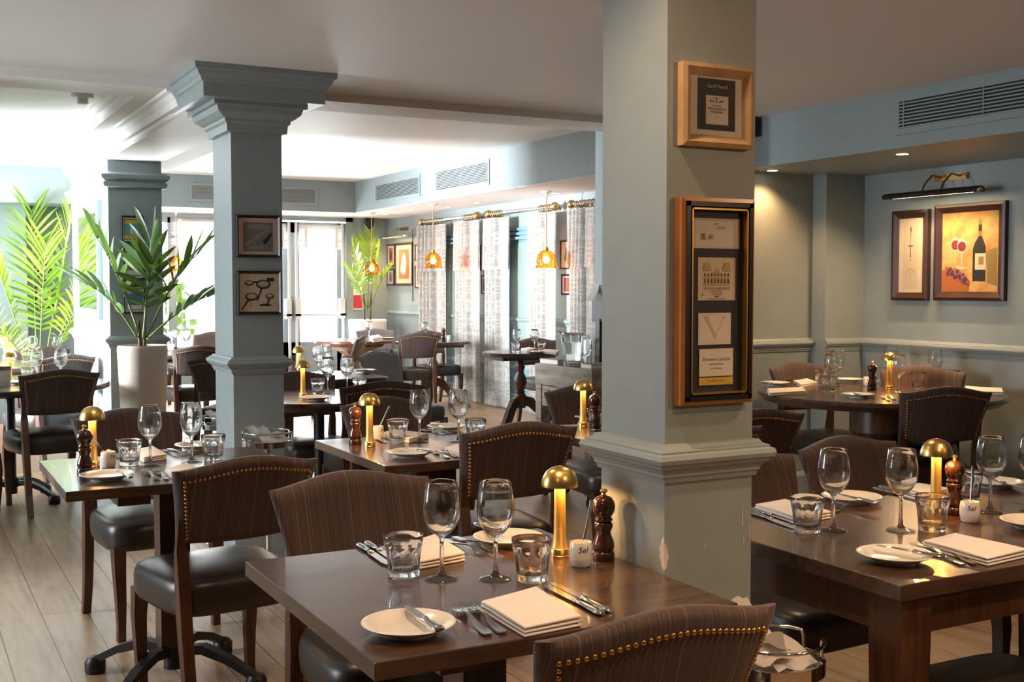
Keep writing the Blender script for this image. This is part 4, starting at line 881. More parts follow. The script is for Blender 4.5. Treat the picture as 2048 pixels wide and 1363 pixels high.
# alcove: corkscrew print and wine still life
def ypix(u0, v0, u1, v1, x): (ya, za), (yb, zb) = atx(u0, v0, x), atx(u1, v1, x); return (ya+yb)/2, (za+zb)/2, ya-yb, za-zb
cy, cz, w, h = ypix(1791, 423, 1860, 601, XA)
tint_ = flat('print_ivory', (.70, .58, .40)); art = [(quad(-w*.2, -h*.37, w*.2, h*.36), flat('print_beige', (.62, .50, .34)))]
art += [(quad(-.002, h*.2, .002, h*.32), dark_), (quad(-.004, h*.26, .004, h*.31), dark_), (quad(-.001, h*.14, .001, h*.22), dark_), (disc(0, h*.105, .02, .005), brown_), (quad(-.002, 0, .002, h*.1), dark_), (disc(0, -h*.05, .004), dark_), (quad(-.003, h*-.02, .003, h*.02), dark_),
        (quad(-.001, -h*.28, .001, -h*.14), brown_)]
arc = [(.032*math.cos(a), -h*.2+.03*math.sin(a)) for a in [PI*k/10 for k in range(11)]]; art.append((arc+[(x*.9, z-.001 if 0 < i < 10 else z) for i, (x, z) in reversed(list(enumerate(arc)))], dark_))
picture('narrow dark framed print of three corkscrews under the picture lamp', 'pictures in the alcove', (XA, cy, cz), -PI/2, w, h, .05, M['brownframe'], tint_, art, .03)
cy, cz, w, h = ypix(1876, 411, 2014, 602, XA)
bg = grainy('print_amber_wash', (.72, .46, .16), (.50, .20, .04), .6, (6, 6, 6), bs=0, nscale=2)
rustp = flat('print_rust', (.42, .12, .02)); olive = flat('print_olive', (.28, .20, .05)); bot = flat('print_bottle', (.018, .016, .012)); wn = flat('print_wine', (.20, .02, .03)); gl = flat('print_pale_glass', (.66, .54, .38)); gr = flat('print_grape', (.10, .025, .05)); lf = flat('print_leaf', (.45, .34, .08))
W2, H2 = w-.096, h-.096
X = lambda q: (q-.5)*W2
Z = lambda q: (.5-q)*H2
art = [([(X(0), Z(1)), (X(.5), Z(1)), (X(.52), Z(.86)), (X(.3), Z(.70)), (X(0), Z(.72))], rustp), ([(X(.78), Z(.5)), (X(.98), Z(.45)), (X(.98), Z(.92)), (X(.82), Z(.88))], olive), (disc(X(.28), Z(.13), W2*.09, H2*.06), lf), (disc(X(.12), Z(.16), W2*.07, H2*.07), lf), (disc(X(.9), Z(.09), W2*.07, H2*.06), lf)]
for gx, gz in ((.25, .40), (.365, .42)):
    art += [(disc(X(gx), Z(gz), W2*.085, H2*.085), gl), (disc(X(gx), Z(gz+.01), W2*.075, H2*.062), wn), (quad(X(gx-.008), Z(gz+.27), X(gx+.008), Z(gz+.07)), gl), (disc(X(gx), Z(gz+.28), W2*.085, H2*.014), gl)]
art += [([(X(.56), Z(.86)), (X(.78), Z(.86)), (X(.78), Z(.45)), (X(.75), Z(.38)), (X(.715), Z(.32)), (X(.71), Z(.12)), (X(.655), Z(.12)), (X(.65), Z(.32)), (X(.60), Z(.38)), (X(.56), Z(.46))], bot), (quad(X(.60), Z(.72), X(.785), Z(.52)), gl), (quad(X(.66), Z(.66), X(.75), Z(.56)), olive), (quad(X(.65), Z(.31), X(.715), Z(.25)), rustp), (quad(X(.66), Z(.17), X(.706), Z(.10)), olive), (disc(X(.22), Z(.66), W2*.06, H2*.04), lf)]
for k in range(34):
    q = k/33; art.append((disc(X(.12+.36*q+random.uniform(-.03, .03)), Z(.74+.10*q+random.uniform(-.055, .05)), W2*.026, n=10), gr if k % 3 else flat('print_grape_light', (.30, .09, .12))))
picture('dark framed painting of a wine bottle, two glasses and grapes in the alcove', 'pictures in the alcove', (XA, cy, cz), -PI/2, w, h, .052, M['brownframe'], bg, art, .03)
# right wall of the bright bay
def wallpic(label, u0, v0, u1, v1, fw, fm, a, b, board=white_, edge=None):
    cy, cz, w, h = ypix(u0, v0, u1, v1, XW)
    art = [(quad(-w*.3, -h*.34, w*.3, h*.34), a), (disc(0, 0, w*.14, h*.25), b), (disc(-w*.12, -h*.1, w*.08, h*.12), b)]
    return picture(label, 'pictures on the curtain wall', (XW, cy, cz), -PI/2, w, h, fw, fm, board, art, .02, edge=edge)
wallpic('small black framed picture of forks, upper left beside the bright picture', 776, 489, 791, 532, .02, M['blackframe'], orange_, dark_)
wallpic('small black framed picture below the forks picture', 776, 538, 790, 570, .02, M['blackframe'], mid_, brown_)
wallpic('large brown framed orange picture under the far picture lamp', 792, 486, 827, 571, .035, M['brownframe'], orange_, white_, M['cream'])
wallpic('grey framed picture right of the large orange one, behind the curtain edge, upper', 832, 489, 846, 521, .02, M['blackframe'], white_, grey_)
wallpic('grey framed picture right of the large orange one, behind the curtain edge, lower', 832, 532, 846, 576, .02, M['blackframe'], mid_, grey_)
wallpic('brown framed picture between the curtain pairs, upper one', 963, 489, 977, 541, .02, M['brownframe'], M['cream'], orange_)
wallpic('dark framed picture between the curtain pairs, lower one', 965, 550, 977, 588, .02, M['blackframe'], red_, dark_)
wallpic('framed corkscrew print beside the fourth curtain, upper one', 1123, 480, 1147, 538, .02, M['brownframe'], M['cream'], teal_)
wallpic('framed red photograph beside the fourth curtain, lower one', 1125, 548, 1147, 590, .022, M['blackframe'], red_, brown_)
# left bay end wall
for (u0, v0, u1, v1), lb in (((74, 527, 101, 562), 'wooden framed pink print behind the left palm, upper one'), ((70, 572, 108, 616), 'wooden framed print behind the left palm, lower one')):
    cx, cz, w, h = pixrect(u0, v0, u1, v1, YL)
    picture(lb, 'pictures behind the left palm', (cx, YL, cz), 0, w, h, .02, M['brownframe'], white_, [(quad(-w*.25, -h*.3, w*.25, h*.3), mid_ if v0 > 550 else flat('print_pink', (.5, .25, .24))), (disc(0, 0, w*.1, h*.15), brown_)], .018)
# ------------------------------------------------------------------ curtains and poles
def curtain(label, u0, u1, i):
    x = XW-.12; ya = atx(u1, 600, x)[0]; yb = atx(u0, 600, x)[0]
    t = thing('curtain', label, 'curtain', (x, (ya+yb)/2, 0), 0, 'damask curtains on the right wall')
    w = yb-ya
    def sheet(z0, z1, off, bulge, ph):
        bm = bmesh.new(); nu, nv = 90, 10; V = []
        for j in range(nv+1):
            q = j/nv; z = z0+(z1-z0)*q; r = []
            for k in range(nu+1):
                a = k/nu; pl = .026 if a > .42 else .014
                # pleats tight towards the far edge, one broad flat fold nearest the viewer
                f = math.sin(a*2*PI*(2.2 if a < .42 else 0)+ph) if a < .42 else 0
                f2 = abs(math.sin((a-.42)/.58*PI*4))**.7 if a >= .42 else 0
                dx = -.02*math.sin(PI*min(1, a/.42))*(a < .42)-.055*f2*(a >= .42)-.012*f
                wob = .008*math.sin(5*q+6*a+i)
                r.append(bm.verts.new((dx-off-bulge*(1-q)+wob*.6, (-.5+a)*w*(1-.05*math.sin(PI*q)*(1 if z1 > 1.9 and z0 < .5 else 0))+wob, z)))
            V.append(r)
        for j in range(nv):
            for k in range(nu): bm.faces.new((V[j][k], V[j][k+1], V[j+1][k+1], V[j+1][k]))
        bmesh.ops.solidify(bm, geom=bm.faces[:], thickness=.005)
        return new_mesh('panel', bm, M['damask'], True, 60)
    obj('drape', sheet(.015, 2.12, 0, 0, .3*i), t); obj('valance', sheet(1.55, 2.13, .014, .012, .3*i), t)
for i, (u0, u1, lb) in enumerate(((841, 893, 'leftmost patterned curtain, beside the framed pictures'), (915, 961, 'second patterned curtain from the left, right end of the first pole'), (974, 1021, 'third patterned curtain, left end of the middle pole'), (1064, 1114, 'fourth patterned curtain, behind the hanging lamp'), (1144, 1196, 'rightmost patterned curtain, behind the till screen'))):
    curtain(lb, u0, u1, i)
def pole(label, u0, u1, clusters):
    x = XW-.12; z = 2.185; ya = atx(u1, 420, x)[0]; yb = atx(u0, 420, x)[0]
    t = thing('curtain_pole', label, 'curtain pole', (x, (ya+yb)/2, z), 0, 'curtain poles'); L = (yb-ya)/2
    obj('rod', tube_mesh('rod', [(0, -L, 0), (0, L, 0)], .019, M['chrome']), t)
    for s_ in (-1, 1):
        bm = bmesh.new(); bmesh.ops.create_uvsphere(bm, u_segments=16, v_segments=10, radius=.045); bmesh.ops.translate(bm, vec=(0, s_*(L+.03), 0), verts=bm.verts); obj('finial', new_mesh('finial', bm, M['oldbrass'], True), t)
        obj('bracket', boxes('bracket', M['oldbrass'], (0, .12, s_*(L-.05)-.012, s_*(L-.05)+.012, -.03, .0)), t)
    for c0, c1, n in clusters:
        for k in range(n):
            yy = atx(c0+(c1-c0)*(k+.5)/n, 420, x)[0]-(ya+yb)/2; bm = bmesh.new()
            pts = [Vector((.034*math.cos(2*PI*q/16), yy+.004*math.sin(2*PI*q/16), .034*math.sin(2*PI*q/16)-.010)) for q in range(17)]
            sweep(bm, pts, .005, up=Vector((0, 1, 0))); obj('ring', new_mesh('ring', bm, M['oldbrass'], True), t)
pole('curtain pole with brass finials over the two leftmost curtains', 846, 952, ((850, 888, 6), (928, 950, 5)))
pole('curtain pole with brass finials over the third and fourth curtains', 980, 1107, ((984, 1005, 5), (1080, 1103, 5)))
pole('curtain pole over the rightmost curtain, cut off by the big column', 1146, 1260, ((1150, 1200, 6),))
# ------------------------------------------------------------------ lamps of the room
def pendant(label, u, v, vb):
    x, y = at(u, v, ZR); zb = aty(u, vb, y)[1]
    t = thing('pendant_lamp', label, 'pendant lamp', (x, y, zb), 0, 'amber glass pendant lamps'); h = ZR-.006-zb
    obj('ceiling_rose', lathe_mesh('ceiling_rose', [(.06, h), (.055, h-.01), (.015, h-.022), (.008, h-.05)], M['white'], 24), t)
    obj('cord', tube_mesh('cord', [(0, 0, .07), (0, 0, h-.04)], .006, mat('copper_flex', (.55, .28, .12), .6)), t)
    obj('lamp_holder', lathe_mesh('lamp_holder', [(.012, .075), (.018, .07), (.02, .03), (.014, .025)], M['oldbrass'], 16), t)
    bm = bmesh.new(); n = 40
    rr = [ring(r, z, n, mod=lambda a, q=q: 1+q*math.cos(2*PI*a*8)) for r, z, q in ((.02, .045, 0), (.055, .03, .02), (.088, -.01, .04), (.098, -.06, .05), (.094, -.10, .07), (.104, -.135, .14))]
    loops(bm, rr, cap0=False, cap1=False); bmesh.ops.solidify(bm, geom=bm.faces[:], thickness=.003)
    obj('glass_shade', new_mesh('glass_shade', bm, M['amber'], True), t)
    bm = bmesh.new(); bmesh.ops.create_uvsphere(bm, u_segments=16, v_segments=12, radius=.036); bmesh.ops.translate(bm, vec=(0, 0, -.055), verts=bm.verts); obj('bulb', new_mesh('bulb', bm, M['bulb'], True), t)
    l = bpy.data.lights.new('pendant_light', 'POINT'); l.energy = 6; l.color = AMBER; l.shadow_soft_size = .04; o = bpy.data.objects.new('pendant_light', l); C.objects.link(o); o.parent = t; o.location = (0, 0, -.15)
pendant('amber glass pendant hanging in front of the corner palm', 743, 424, 528); pendant('amber glass pendant in front of the leftmost curtain', 866, 407, 512); pendant('amber glass pendant in front of the fourth curtain', 1093, 381, 508); pendant('amber glass pendant before the left window, seen through palm leaves', 352, 421, 520)
DL = (lathe_mesh('trim_ring', [(.045, -.004), (.045, -.001), (.033, -.0005), (.033, -.004)], M['chrome'], 24, 40, True), lathe_mesh('lens', [(.0325, -.003), (.0325, -.001)], M['down'], 20))
def downlight(label, x, y, z, power, ang=100, col=WARM):
    t = thing('downlight', label, 'downlight', (x, y, z), 0, 'recessed downlights'); obj('trim_ring', DL[0], t); obj('lens', DL[1], t)
    if power: spot((x, y, z-.012), power, ang, col=col)
for (u, v), lb in (((770, 428), 'recessed downlight above the corner pictures, furthest along the curtain wall'), ((821, 419), 'recessed downlight between the two left pendants'), ((895, 413), 'recessed downlight just right of the second pendant'), ((953, 405), 'recessed downlight above the second curtain'), ((1112, 386), 'recessed downlight beside the right pendant'), ((385, 428), 'recessed downlight above the left window')):
    downlight(lb, *at(u, v, ZR-.006), ZR-.006, 14)
for (u, v), lb in (((1545, 340), 'lit downlight at the left end of the alcove soffit'), ((1805, 307), 'lit downlight in the alcove soffit near the vent')):
    downlight(lb, *at(u, v, 2.08), 2.08, 34, 125, AMBER)
x, y = at(418, 345, ZB); downlight('recessed downlight in the far bright ceiling beside the stepped column', x, min(y, 13.6), ZB, 0)
# downlights of the front ceiling, above the near tables, plus an added fill spot behind the viewer
for x, y, p in ((1.0, 1.9, 58), (2.5, 1.3, 62), (-.2, .8, 58), (1.7, .6, 75), (3.2, .2, 50), (.9, 3.35, 40), (2.5, 3.1, 45)):
    downlight('recessed downlight in the front ceiling above the near tables', x, y, ZF, p, 125)
spot((3.4, -1.2, 2.3), 95, 32, .6, (1.6, 2.0, 1.4), .06)  # added fill spot without a fitting, brightens the front column and its pictures
def picture_lamp(label, cy, cz, L, x, mm, power):
    t = thing('picture_lamp', label, 'picture lamp', (x, cy, cz), 0, 'picture lamps')
    bm = bmesh.new(); pr = [(-.205, .0), (-.215, .018), (-.20, .032), (-.17, .038), (-.145, .03), (-.135, .012), (-.14, .004), (-.15, .022), (-.172, .030), (-.195, .024), (-.205, .012)]
    loops(bm, [[(a, yy, b) for a, b in pr] for yy in (-L/2, L/2)]); obj('lamp_shade', new_mesh('lamp_shade', bm, mm), t)
    obj('wall_plate', boxes('wall_plate', M['oldbrass'], (-.02, 0, -.12, .12, .10, .14)), t)
    for yy in (-.07, .07): obj('arm', tube_mesh('arm', [(-.01, yy, .12), (-.09, yy, .13), (-.15, yy, .08), (-.175, yy, .035)], .006, M['oldbrass']), t)
    obj('tube', tube_mesh('tube', [(-.172, -L/2+.05, .012), (-.172, L/2-.05, .012)], .009, M['bulb']), t)
    l = bpy.data.lights.new('picture_light', 'AREA'); l.shape = 'RECTANGLE'; l.size = .02; l.size_y = L*.8; l.energy = power; l.color = (1, .66, .36); l.spread = R(150)
    o = bpy.data.objects.new('picture_light', l); C.objects.link(o); o.parent = t; o.location = (-.165, 0, -.006); o.rotation_euler = (0, R(18), 0)
cy, cz, w, h = ypix(1774, 383, 1962, 383, XA-.17)
picture_lamp('dark bronze picture lamp above the alcove pictures', cy, atx(1868, 385, XA-.17)[1]-.02, w, XA, M['iron'], 12)
cy, cz, w, h = ypix(762, 471, 812, 471, XW-.17)
picture_lamp('silver picture lamp above the far orange picture', cy, atx(787, 472, XW-.17)[1]-.02, w, XW, M['chrome'], 12)
# ------------------------------------------------------------------ vents, speakers, smoke detector
def vent(label, c, rz, w, h, back):
    t = thing('vent_grille', label, 'vent', c, rz, 'air vents'); fw = .03
    obj('frame', boxes('frame', M['paint'], (-w/2, w/2, -.012, 0, h/2-fw, h/2), (-w/2, w/2, -.012, 0, -h/2, -h/2+fw), (-w/2, -w/2+fw, -.012, 0, -h/2+fw, h/2-fw), (w/2-fw, w/2, -.012, 0, -h/2+fw, h/2-fw)), t)
    obj('backing', boxes('backing', back, (-w/2+fw, w/2-fw, -.002, 0, -h/2+fw, h/2-fw)), t)
    n = int((h-2*fw)/.0155); bm = bmesh.new()
    for k in range(n):
        z = -h/2+fw+(h-2*fw)*(k+.5)/n; v = box(bm, -w/2+fw, w/2-fw, -.011, -.003, z-.0035, z+.0035)
        for q in v:
            if q.co.y < -.007: q.co.z -= .004
    for x in (-w/2+fw+.03, 0, w/2-fw-.03): box(bm, x-.003, x+.003, -.0125, -.004, -h/2+fw, h/2-fw)
    obj('slats', new_mesh('slats', bm, M['paint']), t)
darkb = mat('dark_void', (.02, .02, .02), .8); tanb = mat('filter_brown', (.30, .22, .17), .8)
(y0, za), (y1, zb) = atx(751, 350, XR), atx(841, 336, XR); vent('left air vent above the curtains', (XR, (y0+y1)/2, 2.50), -PI/2, abs(y1-y0), .24, darkb)
(y0, za), (y1, zb) = atx(871, 322, XR), atx(980, 308, XR); vent('right air vent above the curtains', (XR, (y0+y1)/2, 2.50), -PI/2, abs(y1-y0), .255, darkb)
for (u0, u1, v), lb in (((378, 470, 382), 'brown air vent over the left window, beside the stepped column'), ((480, 634, 392), 'brown air vent over the glazed doors, right of the stepped column')):
    a, b = aty(u0, v, YR), aty(u1, v, YR); vent(lb, ((a[0]+b[0])/2, YR, 2.49), 0, b[0]-a[0], .225, tanb)
(y0, z0), (y1, z1) = atx(1793, 198, XS), atx(1793, 275, XS); vent('long air vent in the dark soffit above the alcove', (XS, y0-.55, (z0+z1)/2+.01), -PI/2, 1.1, (z0-z1), darkb)
def speaker(label, loc, rz):
    t = thing('wall_speaker', label, 'speaker', loc, rz, 'small black speakers'); obj('body', boxes('body', M['black'], (-.06, .06, -.12, -.03, -.09, .09), bevel=.01), t); obj('bracket', boxes('bracket', M['black'], (-.02, .02, -.035, 0, -.03, .03)), t)
    bm = bmesh.new(); lathe(bm, [(.045, 0), (.04, .004), (.015, -.002)], 20); me = new_mesh('cone', bm, M['rubber'], True, 40); o = obj('cone', me, t, (0, -.121, 0)); o.rotation_euler = (PI/2, 0, 0)
a = aty(745, 445, YW); speaker('small black speaker in the corner above the far palm', (a[0]-.05, YW-.0, a[1]), R(-20))
a = atx(1512, 246, XS); speaker('small black speaker on the dark soffit at the right edge of the big column', (XS, a[0], a[1]), -PI/2)
x, y = at(165, 188, 2.44); t = thing('smoke_detector', 'small smoke detector on the bright ceiling at upper left', 'smoke detector', (x, y, 2.44)); obj('base', lathe_mesh('base', [(.06, 0), (.06, -.02), (.045, -.024)], M['white'], 28), t); obj('sensor', lathe_mesh('sensor', [(.03, -.024), (.03, -.05), (.022, -.056)], M['white'], 24), t)
# ------------------------------------------------------------------ roman blinds
def blind(label, x0, x1, zt_, zb_):
    t = thing('roman_blind', label, 'blind', ((x0+x1)/2, YW-.02, 0), 0, 'roman blinds'); w = x1-x0
    bm = bmesh.new(); prof = [(0, zt_), (-.015, zb_+.16), (-.05, zb_+.10), (-.01, zb_+.10), (-.06, zb_+.03), (-.02, zb_+.02), (-.03, zb_)]
    V = [[bm.verts.new((x, y, z)) for y, z in prof] for x in (-w/2, -w*.3, 0, w*.3, w/2)]
    for a, b in zip(V, V[1:]):
        for i in range(len(prof)-1): bm.faces.new((a[i], a[i+1], b[i+1], b[i]))
    bmesh.ops.solidify(bm, geom=bm.faces[:], thickness=.004); obj('cloth', new_mesh('cloth', bm, M['damask']), t)
    for s_ in (-1, 1): obj('tape', boxes('tape', M['linen'], (s_*w*.36-.02, s_*w*.36+.02, -.066, -.060, zb_+.01, zt_-.02)), t)
blind('patterned roman blind over the left window', wx0-.02, wx1-.1, fz(400, 436), fz(400, 490)); blind('patterned roman blind on the left glazed door, behind the stepped column', wx1+.14, dxm-.08, fz(580, 447), fz(580, 497)); blind('patterned roman blind on the right glazed door', fx(597), fx(682), fz(640, 448), fz(640, 498))
# ------------------------------------------------------------------ palms
def frond(base, az, elev, L, nleaf, leafL, leafW, droop, m, spread=68):
    bm = bmesh.new(); pts = []; d = Vector((math.cos(az)*math.cos(elev), math.sin(az)*math.cos(elev), math.sin(elev))); p = Vector(base); n = 14
    for k in range(n+1):
        pts.append(p.copy()); d2 = d.copy(); d2.z -= droop*k/n/n*2; d2.normalize(); d = d2; p = p+d*L/n
    sweep(bm, pts, [.0075*(1-.8*k/n)+.001 for k in range(n+1)], mi=1)
    for k in range(nleaf):
        q = .42+.58*k/(nleaf-1); f = q*n; i = min(int(f), n-1); c = pts[i].lerp(pts[i+1], f-i); tn = (pts[i+1]-pts[i]).normalized()
        sd = tn.cross(Vector((0, 0, 1)));
        if sd.length < .1: sd = Vector((math.sin(az), -math.cos(az), 0))
        sd.normalize(); up = sd.cross(tn)
        for s_ in (-1, 1):
            ln = leafL*(.55+.45*math.sin(PI*min(1, (q-.38)*1.25)))*random.uniform(.85, 1.1); sp = R(spread*(1-.65*(q-.42)/.58)+random.uniform(-7, 7))
            dr = (tn*math.cos(sp)+sd*s_*math.sin(sp)+up*.25).normalized(); nn = dr.cross(sd*s_+tn*.2).normalized()
            prev = None; m4 = 5; ph = random.uniform(-.9, .9)
            for j in range(m4+1):
                a = j/m4; pp = c+dr*ln*a+Vector((0, 0, -.16*ln*a*a)); w = leafW*(math.sin(PI*min(.97, .12+.88*a))**.8)*(1 if a < 1 else .05)
                wd = dr.cross(nn).normalized(); wd = wd*math.cos(ph)+nn*math.sin(ph)
                r = [bm.verts.new(pp+wd*w*.5+nn*w*.18), bm.verts.new(pp), bm.verts.new(pp-wd*w*.5+nn*w*.18)]
                if prev:
                    bm.faces.new((prev[0], prev[1], r[1], r[0])); bm.faces.new((prev[1], prev[2], r[2], r[1]))
                prev = r
    bmesh.ops.translate(bm, vec=(0, 0, 0), verts=bm.verts)
    me = bpy.data.meshes.new('frond'); bm.to_mesh(me); bm.free(); me.materials.append(m); me.materials.append(M['stalk'])
    for p_ in me.polygons: p_.use_smooth = True
    return me
def planter_mesh(r0, r1, h, m, ribs=0):
    return lathe_mesh('planter', [(r0*.94, 0), (r0, .01), ((r0+r1)/2*1.02, h*.5), (r1, h-.03), (r1*.985, h-.008), (r1*.95, h), (r1*.9, h-.004), (r1*.88, h-.05), (.001, h-.05)], m, 64, 60)
def palm(label, x, y, r0, r1, h, potm, fronds, stems, lm, top=None):
    t = thing('potted_palm', label, 'plant', (x, y, 0), 0, 'potted palms')
    obj('planter', planter_mesh(r0, r1, h, potm), t)
    bm = bmesh.new()
    for k in range(70):
        a = random.random()*6.28; q = math.sqrt(random.random())*r1*.84; g = bmesh.ops.create_icosphere(bm, subdivisions=1, radius=.02); bmesh.ops.scale(bm, vec=(1, .8, .6), verts=g['verts']); bmesh.ops.translate(bm, vec=(q*math.cos(a), q*math.sin(a), h-.035+.012*random.random()), verts=g['verts'])
    o = obj('pebbles', new_mesh('pebbles', bm, M['pebble'], True), t); o['kind'] = 'stuff'
    for sx, sy, sh in stems:
        obj('stem', tube_mesh('stem', [(sx, sy, h-.05), (sx*1.2, sy*1.2, h+sh*.5), (sx*1.4, sy*1.3, h+sh)], [.014, .012, .008], M['trunk']), t)
    for (bx, by, bz, az, el, L, nl, ll, lw, dr) in fronds:
        obj('frond', frond((bx, by, h+bz), R(az), R(el), L, nl, ll, lw, dr, lm), t)
    return t
px, py = aty(286, 760, 7.72)[0], 7.72
palm('tall cream ribbed planter with a dark spiky palm before the panelled pillar', px, py, .115, .158, .985, M['pot'],
     [(.01, 0, .1, 20, 84, .55, 7, .38, .048, .1), (-.02, 0, .08, 160, 72, .66, 7, .36, .046, .6), (.03, 0, .05, -30, 66, .64, 7, .36, .046, .8), (-.03, 0, .05, 175, 60, .46, 6, .30, .044, .9), (.02, .03, .02, -20, 44, .5, 6, .30, .044, .5), (0, -.03, .05, -80, 74, .5, 6, .32, .046, .5)], [(.012, 0, .2), (-.012, .01, .16)], M['leafdark'])
px, py = aty(75, 700, 10.9)[0], 10.9
palm('big yellow green palm at far left before the end wall', px, py, .14, .17, .4, M['potwhite'],
     [(-.03, 0, .1, 178, 76, 1.5, 20, .42, .026, .45), (.03, 0, .1, 10, 80, 1.5, 20, .42, .026, .30), (.05, 0, .1, -15, 72, 1.45, 18, .40, .026, .6), (-.05, 0, .05, 195, 68, 1.2, 16, .36, .026, .9), (0, -.04, .05, -80, 80, 1.3, 18, .38, .026, .7), (.05, -.03, .05, -40, 70, 1.05, 16, .34, .026, 1.0), (0, .04, .05, 90, 82, 1.6, 18, .40, .026, .3), (-.02, -.05, .02, 230, 62, .8, 14, .30, .026, 1.2)], [(.02, 0, .3), (-.02, 0, .3)], M['leaf'])
px, py = aty(735, 640, 14.6)[0], 14.6
palm('green palm in a white planter in the corner beside the glazed doors', px, py, .19, .26, .92, M['potwhite'],
     [(-.02, 0, .15, 170, 80, .85, 13, .27, .034, .5), (.02, 0, .15, 0, 82, .8, 13, .27, .034, .5), (0, -.02, .15, -80, 86, .95, 14, .28, .034, .2), (.03, 0, .1, -35, 72, .6, 11, .25, .034, .9), (-.03, 0, .1, 205, 72, .6, 11, .25, .034, .9), (0, .02, .1, 80, 84, .95, 14, .28, .034, .3)], [(.04, 0, .35), (-.04, 0, .35)], M['leaf'])
# ------------------------------------------------------------------ timber trolley with its load
TX0, TX1, TY0, TY1, TZ = 3.70, 3.94, 5.86, 6.56, .865
t = thing('timber_trolley', 'weathered timber trolley on castors left of the big column', 'trolley', ((TX0+TX1)/2, (TY0+TY1)/2, 0)); w, d = (TX1-TX0)/2, (TY1-TY0)/2
obj('top', boxes('top', M['oldwood'], (-w, w, -d, d, TZ-.135, TZ), bevel=.004), t)
for sx in (-1, 1):
    for sy in (-1, 1):
        obj('leg', boxes('leg', M['oldwood'], (sx*(w-.035)-.035, sx*(w-.035)+.035, sy*(d-.045)-.035, sy*(d-.045)+.035, .09, TZ-.135)), t)
        cs = obj('castor', boxes('fork', M['iron'], (sx*(w-.04)-.016, sx*(w-.04)+.016, sy*(d-.07)-.02, sy*(d-.07)+.02, .05, .09)), t)
        bm = bmesh.new(); lathe(bm, [(.012, -.012), (.034, -.012), (.037, -.006), (.037, .006), (.034, .012), (.012, .012)], 20); me = new_mesh('wheel', bm, M['rubber'], True, 40); o = obj('wheel', me, cs, (sx*(w-.04)-.002, sy*(d-.07), .037)); o.rotation_euler = (0, PI/2, 0)
obj('drawer', boxes('drawer', M['oldwood'], (-w+.004, -w+.02, -d+.09, d-.09, TZ-.27, TZ-.14)), t); obj('drawer_slot', boxes('drawer_slot', M['black'], (-w+.001, -w+.006, -d+.16, d-.16, TZ-.235, TZ-.165)), t)
obj('shelf', boxes('shelf', M['oldwood'], (-w+.01, w-.01, -d+.02, d-.02, .22, .25)), t)
def tpos(u, v): return at(u, v, TZ)
def book(label, y, x, z, L, Wd, hh, cov, rz=0):
    t = thing('menu_stack', label, 'menus', (x, y, z), rz); obj('pages', boxes('pages', M['paper'], (-Wd/2+.004, Wd/2-.004, -L/2+.004, L/2-.004, .004, hh-.004)), t); obj('cover', boxes('cover', cov, (-Wd/2, Wd/2, -L/2, L/2, 0, .004), (-Wd/2, Wd/2, -L/2, L/2, hh-.004, hh), (Wd/2-.004, Wd/2, -L/2, L/2, .004, hh-.004)), t)
taupe = mat('taupe_cover', (.33, .27, .23), .6)
book('closed menu folder lying at the left end of the timber trolley', 6.42, 3.79, TZ, .20, .15, .034, taupe, .1)
book('upright block of pale cards behind the glass jug', 6.36, 3.89, TZ, .10, .08, .075, M['paper'])
book('menu folders to the right of the glass jug on the trolley', 5.95, 3.80, TZ, .15, .17, .03, taupe, -.1)
o = tag(obj('menu_card', boxes('menu_card', M['white'], (-.06, .06, -.004, .004, 0, .16)), None, (3.90, 6.23, TZ+.001), R(80)), 'pale blue grey card standing behind the glass jug', 'card'); 
ly, lx = 6.23, 3.785
t = thing('water_jug', 'clear glass water jug on the timber trolley', 'jug', (lx, ly, TZ), R(-35))
bm = bmesh.new(); n = 40
def jr(r, z, lip=0): return [((r+(lip*max(0, math.cos(2*PI*i/n+PI))**6))*math.cos(2*PI*i/n), r*math.sin(2*PI*i/n), z+lip*.6*max(0, math.cos(2*PI*i/n+PI))**6) for i in range(n)]
loops(bm, [jr(r, z, l) for r, z, l in ((.002, 0, 0), (.052, 0, 0), (.055, .006, 0), (.056, .02, 0), (.062, .10, 0), (.068, .17, 0), (.070, .19, .01), (.073, .205, .03), (.0715, .207, .03), (.067, .19, .01), (.0585, .10, 0), (.0525, .022, 0), (.002, .018, 0))])
obj('body', new_mesh('body', bm, M['glass'], True, 60), t)
obj('handle', tube_mesh('handle', [(.066, 0, .18), (.10, 0, .185), (.118, 0, .165), (.118, 0, .11), (.105, 0, .075), (.059, 0, .05)], .0085, M['glass']), t)
obj('water', lathe_mesh('water', [(.002, .0185), (.052, .0225), (.058, .10), (.0625, .148), (.002, .148)], M['glass'], 40, 40), t)
ay, ax = 6.02, 3.87
t = thing('till_screen', 'slim black till screen standing on the trolley beside the column', 'screen', (3.90, 6.08, TZ), R(82))
obj('screen', boxes('screen', M['black'], (-.10, .10, -.012, .016, .28, .51), bevel=.004), t); obj('stand', boxes('stand', M['black'], (-.03, .03, .0, .02, .012, .30)), t); obj('base', boxes('base', M['black'], (-.07, .07, -.02, .03, 0, .012)), t)
bm = bmesh.new(); V = [[bm.verts.new((x, .017+.05*(1-q)**2, .41+.11*q)) for x in (-.02, .085)] for q in (0, .25, .5, .75, 1)]
for a, b in zip(V, V[1:]): bm.faces.new((a[0], a[1], b[1], b[0]))
bmesh.ops.solidify(bm, geom=bm.faces[:], thickness=.0008)
pk = mat('pink_marker', (.75, .25, .42), .6); o = obj('pinned_note', new_mesh('pinned_note', bm, M['paper']), t); o['label'] = 'curling paper note'
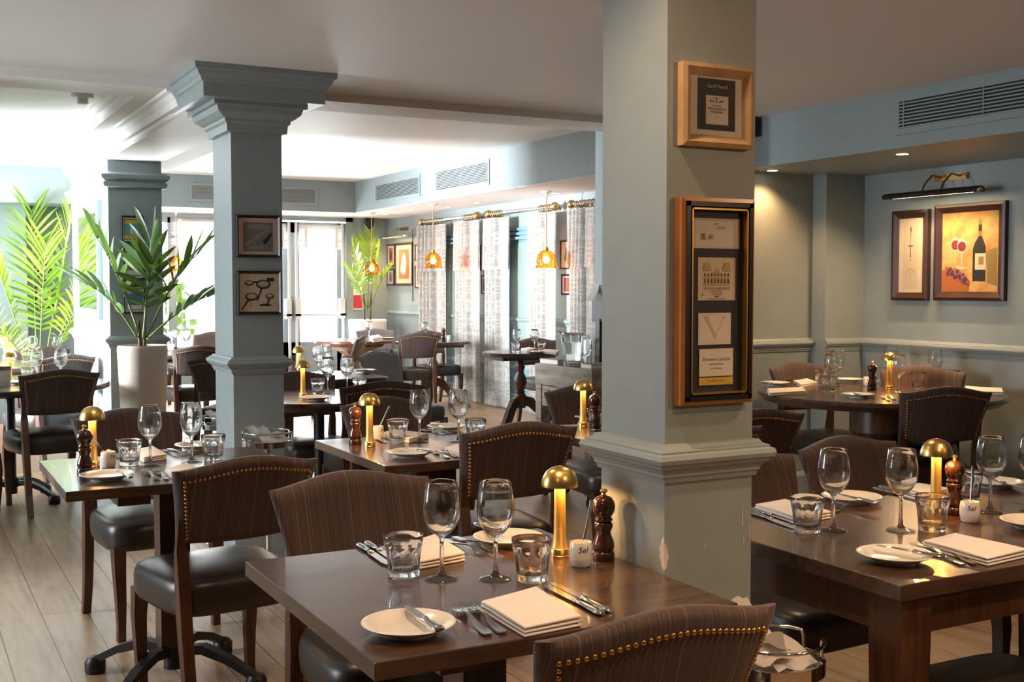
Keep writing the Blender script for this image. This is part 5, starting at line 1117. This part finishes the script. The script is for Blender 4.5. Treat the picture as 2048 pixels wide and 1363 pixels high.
# ------------------------------------------------------------------ odds and ends in the bright bay
a = at(60, 958, 0)
tag(obj('low_box', boxes('low_box', M['pot'], (-.30, .24, 0, .35, 0, .30)), None, (a[0]+.1, a[1]+.35, 0)), 'low pale panelled box on the floor behind the far left chair', 'box')
a = at(110, 925, 0); tag(obj('red_box', boxes('red_box', mat('red_card', (.5, .03, .03), .5), (-.07, .07, -.05, .05, 0, .16), bevel=.004), None, (a[0]+.32, a[1]+.5, 0)), 'red box on the floor under the far left round table', 'box')
# dark jacket draped on the chair at the far left edge
bm = bmesh.new(); g = 16; V = []
for j in range(g+1):
    q = j/g; r = []
    for i in range(g+1):
        a = i/g-.5; s_ = (q-.5)*2
        z = .905-.40*abs(s_)**1.3+.012*math.sin(9*a+5*q); y = s_*.075+.014*math.sin(13*a+4*q)+(-.05 if s_ < 0 else .03)*abs(s_)
        r.append(bm.verts.new((a*.56*(1+.15*abs(s_)), y, z)))
    V.append(r)
for j in range(g):
    for i in range(g): bm.faces.new((V[j][i], V[j][i+1], V[j+1][i+1], V[j+1][i]))
bmesh.ops.solidify(bm, geom=bm.faces[:], thickness=.012)
a = R(-72); o = obj('jacket', new_mesh('jacket', bm, fabric('dark_striped_cloth', (.03, .03, .035), [(.4, (.015, .015, .018)), (.6, (.04, .042, .045)), (.7, (.12, .12, .12))]), True, 60), None, (.01, 7.58, 0), a); tag(o, 'dark jacket draped over the chair at the far left edge', 'jacket')
a = aty(712, 590, YW); t = thing('notice_panel', 'small red and white notice on the wall behind the corner palm', 'notice', (fx(712), YW, a[1])); obj('board', boxes('board', M['white'], (-.09, .09, -.012, 0, -.2, .2)), t); obj('red_band', boxes('red_band', mat('notice_red', (.5, .04, .05), .5), (-.085, .085, -.016, -.012, -.18, .0)), t)
# hedge and pale wall outside the left window
bm = bmesh.new()
for k in range(500):
    x, y, z = random.uniform(1.5, 6), random.uniform(26, 28), random.uniform(.3, 1.4); s_ = .1
    n_ = Vector((random.gauss(0, 1), random.gauss(0, 1), random.gauss(0, 1))).normalized(); a_ = n_.orthogonal()*s_; b_ = n_.cross(a_).normalized()*s_
    bm.faces.new([bm.verts.new(Vector((x, y, z))+q) for q in (a_, b_, -a_, -b_)])
o = obj('hedge', new_mesh('hedge', bm, M['leaf'])); o['kind'] = 'stuff'; tag(o, 'pale green hedge outside beyond the windows', 'hedge')
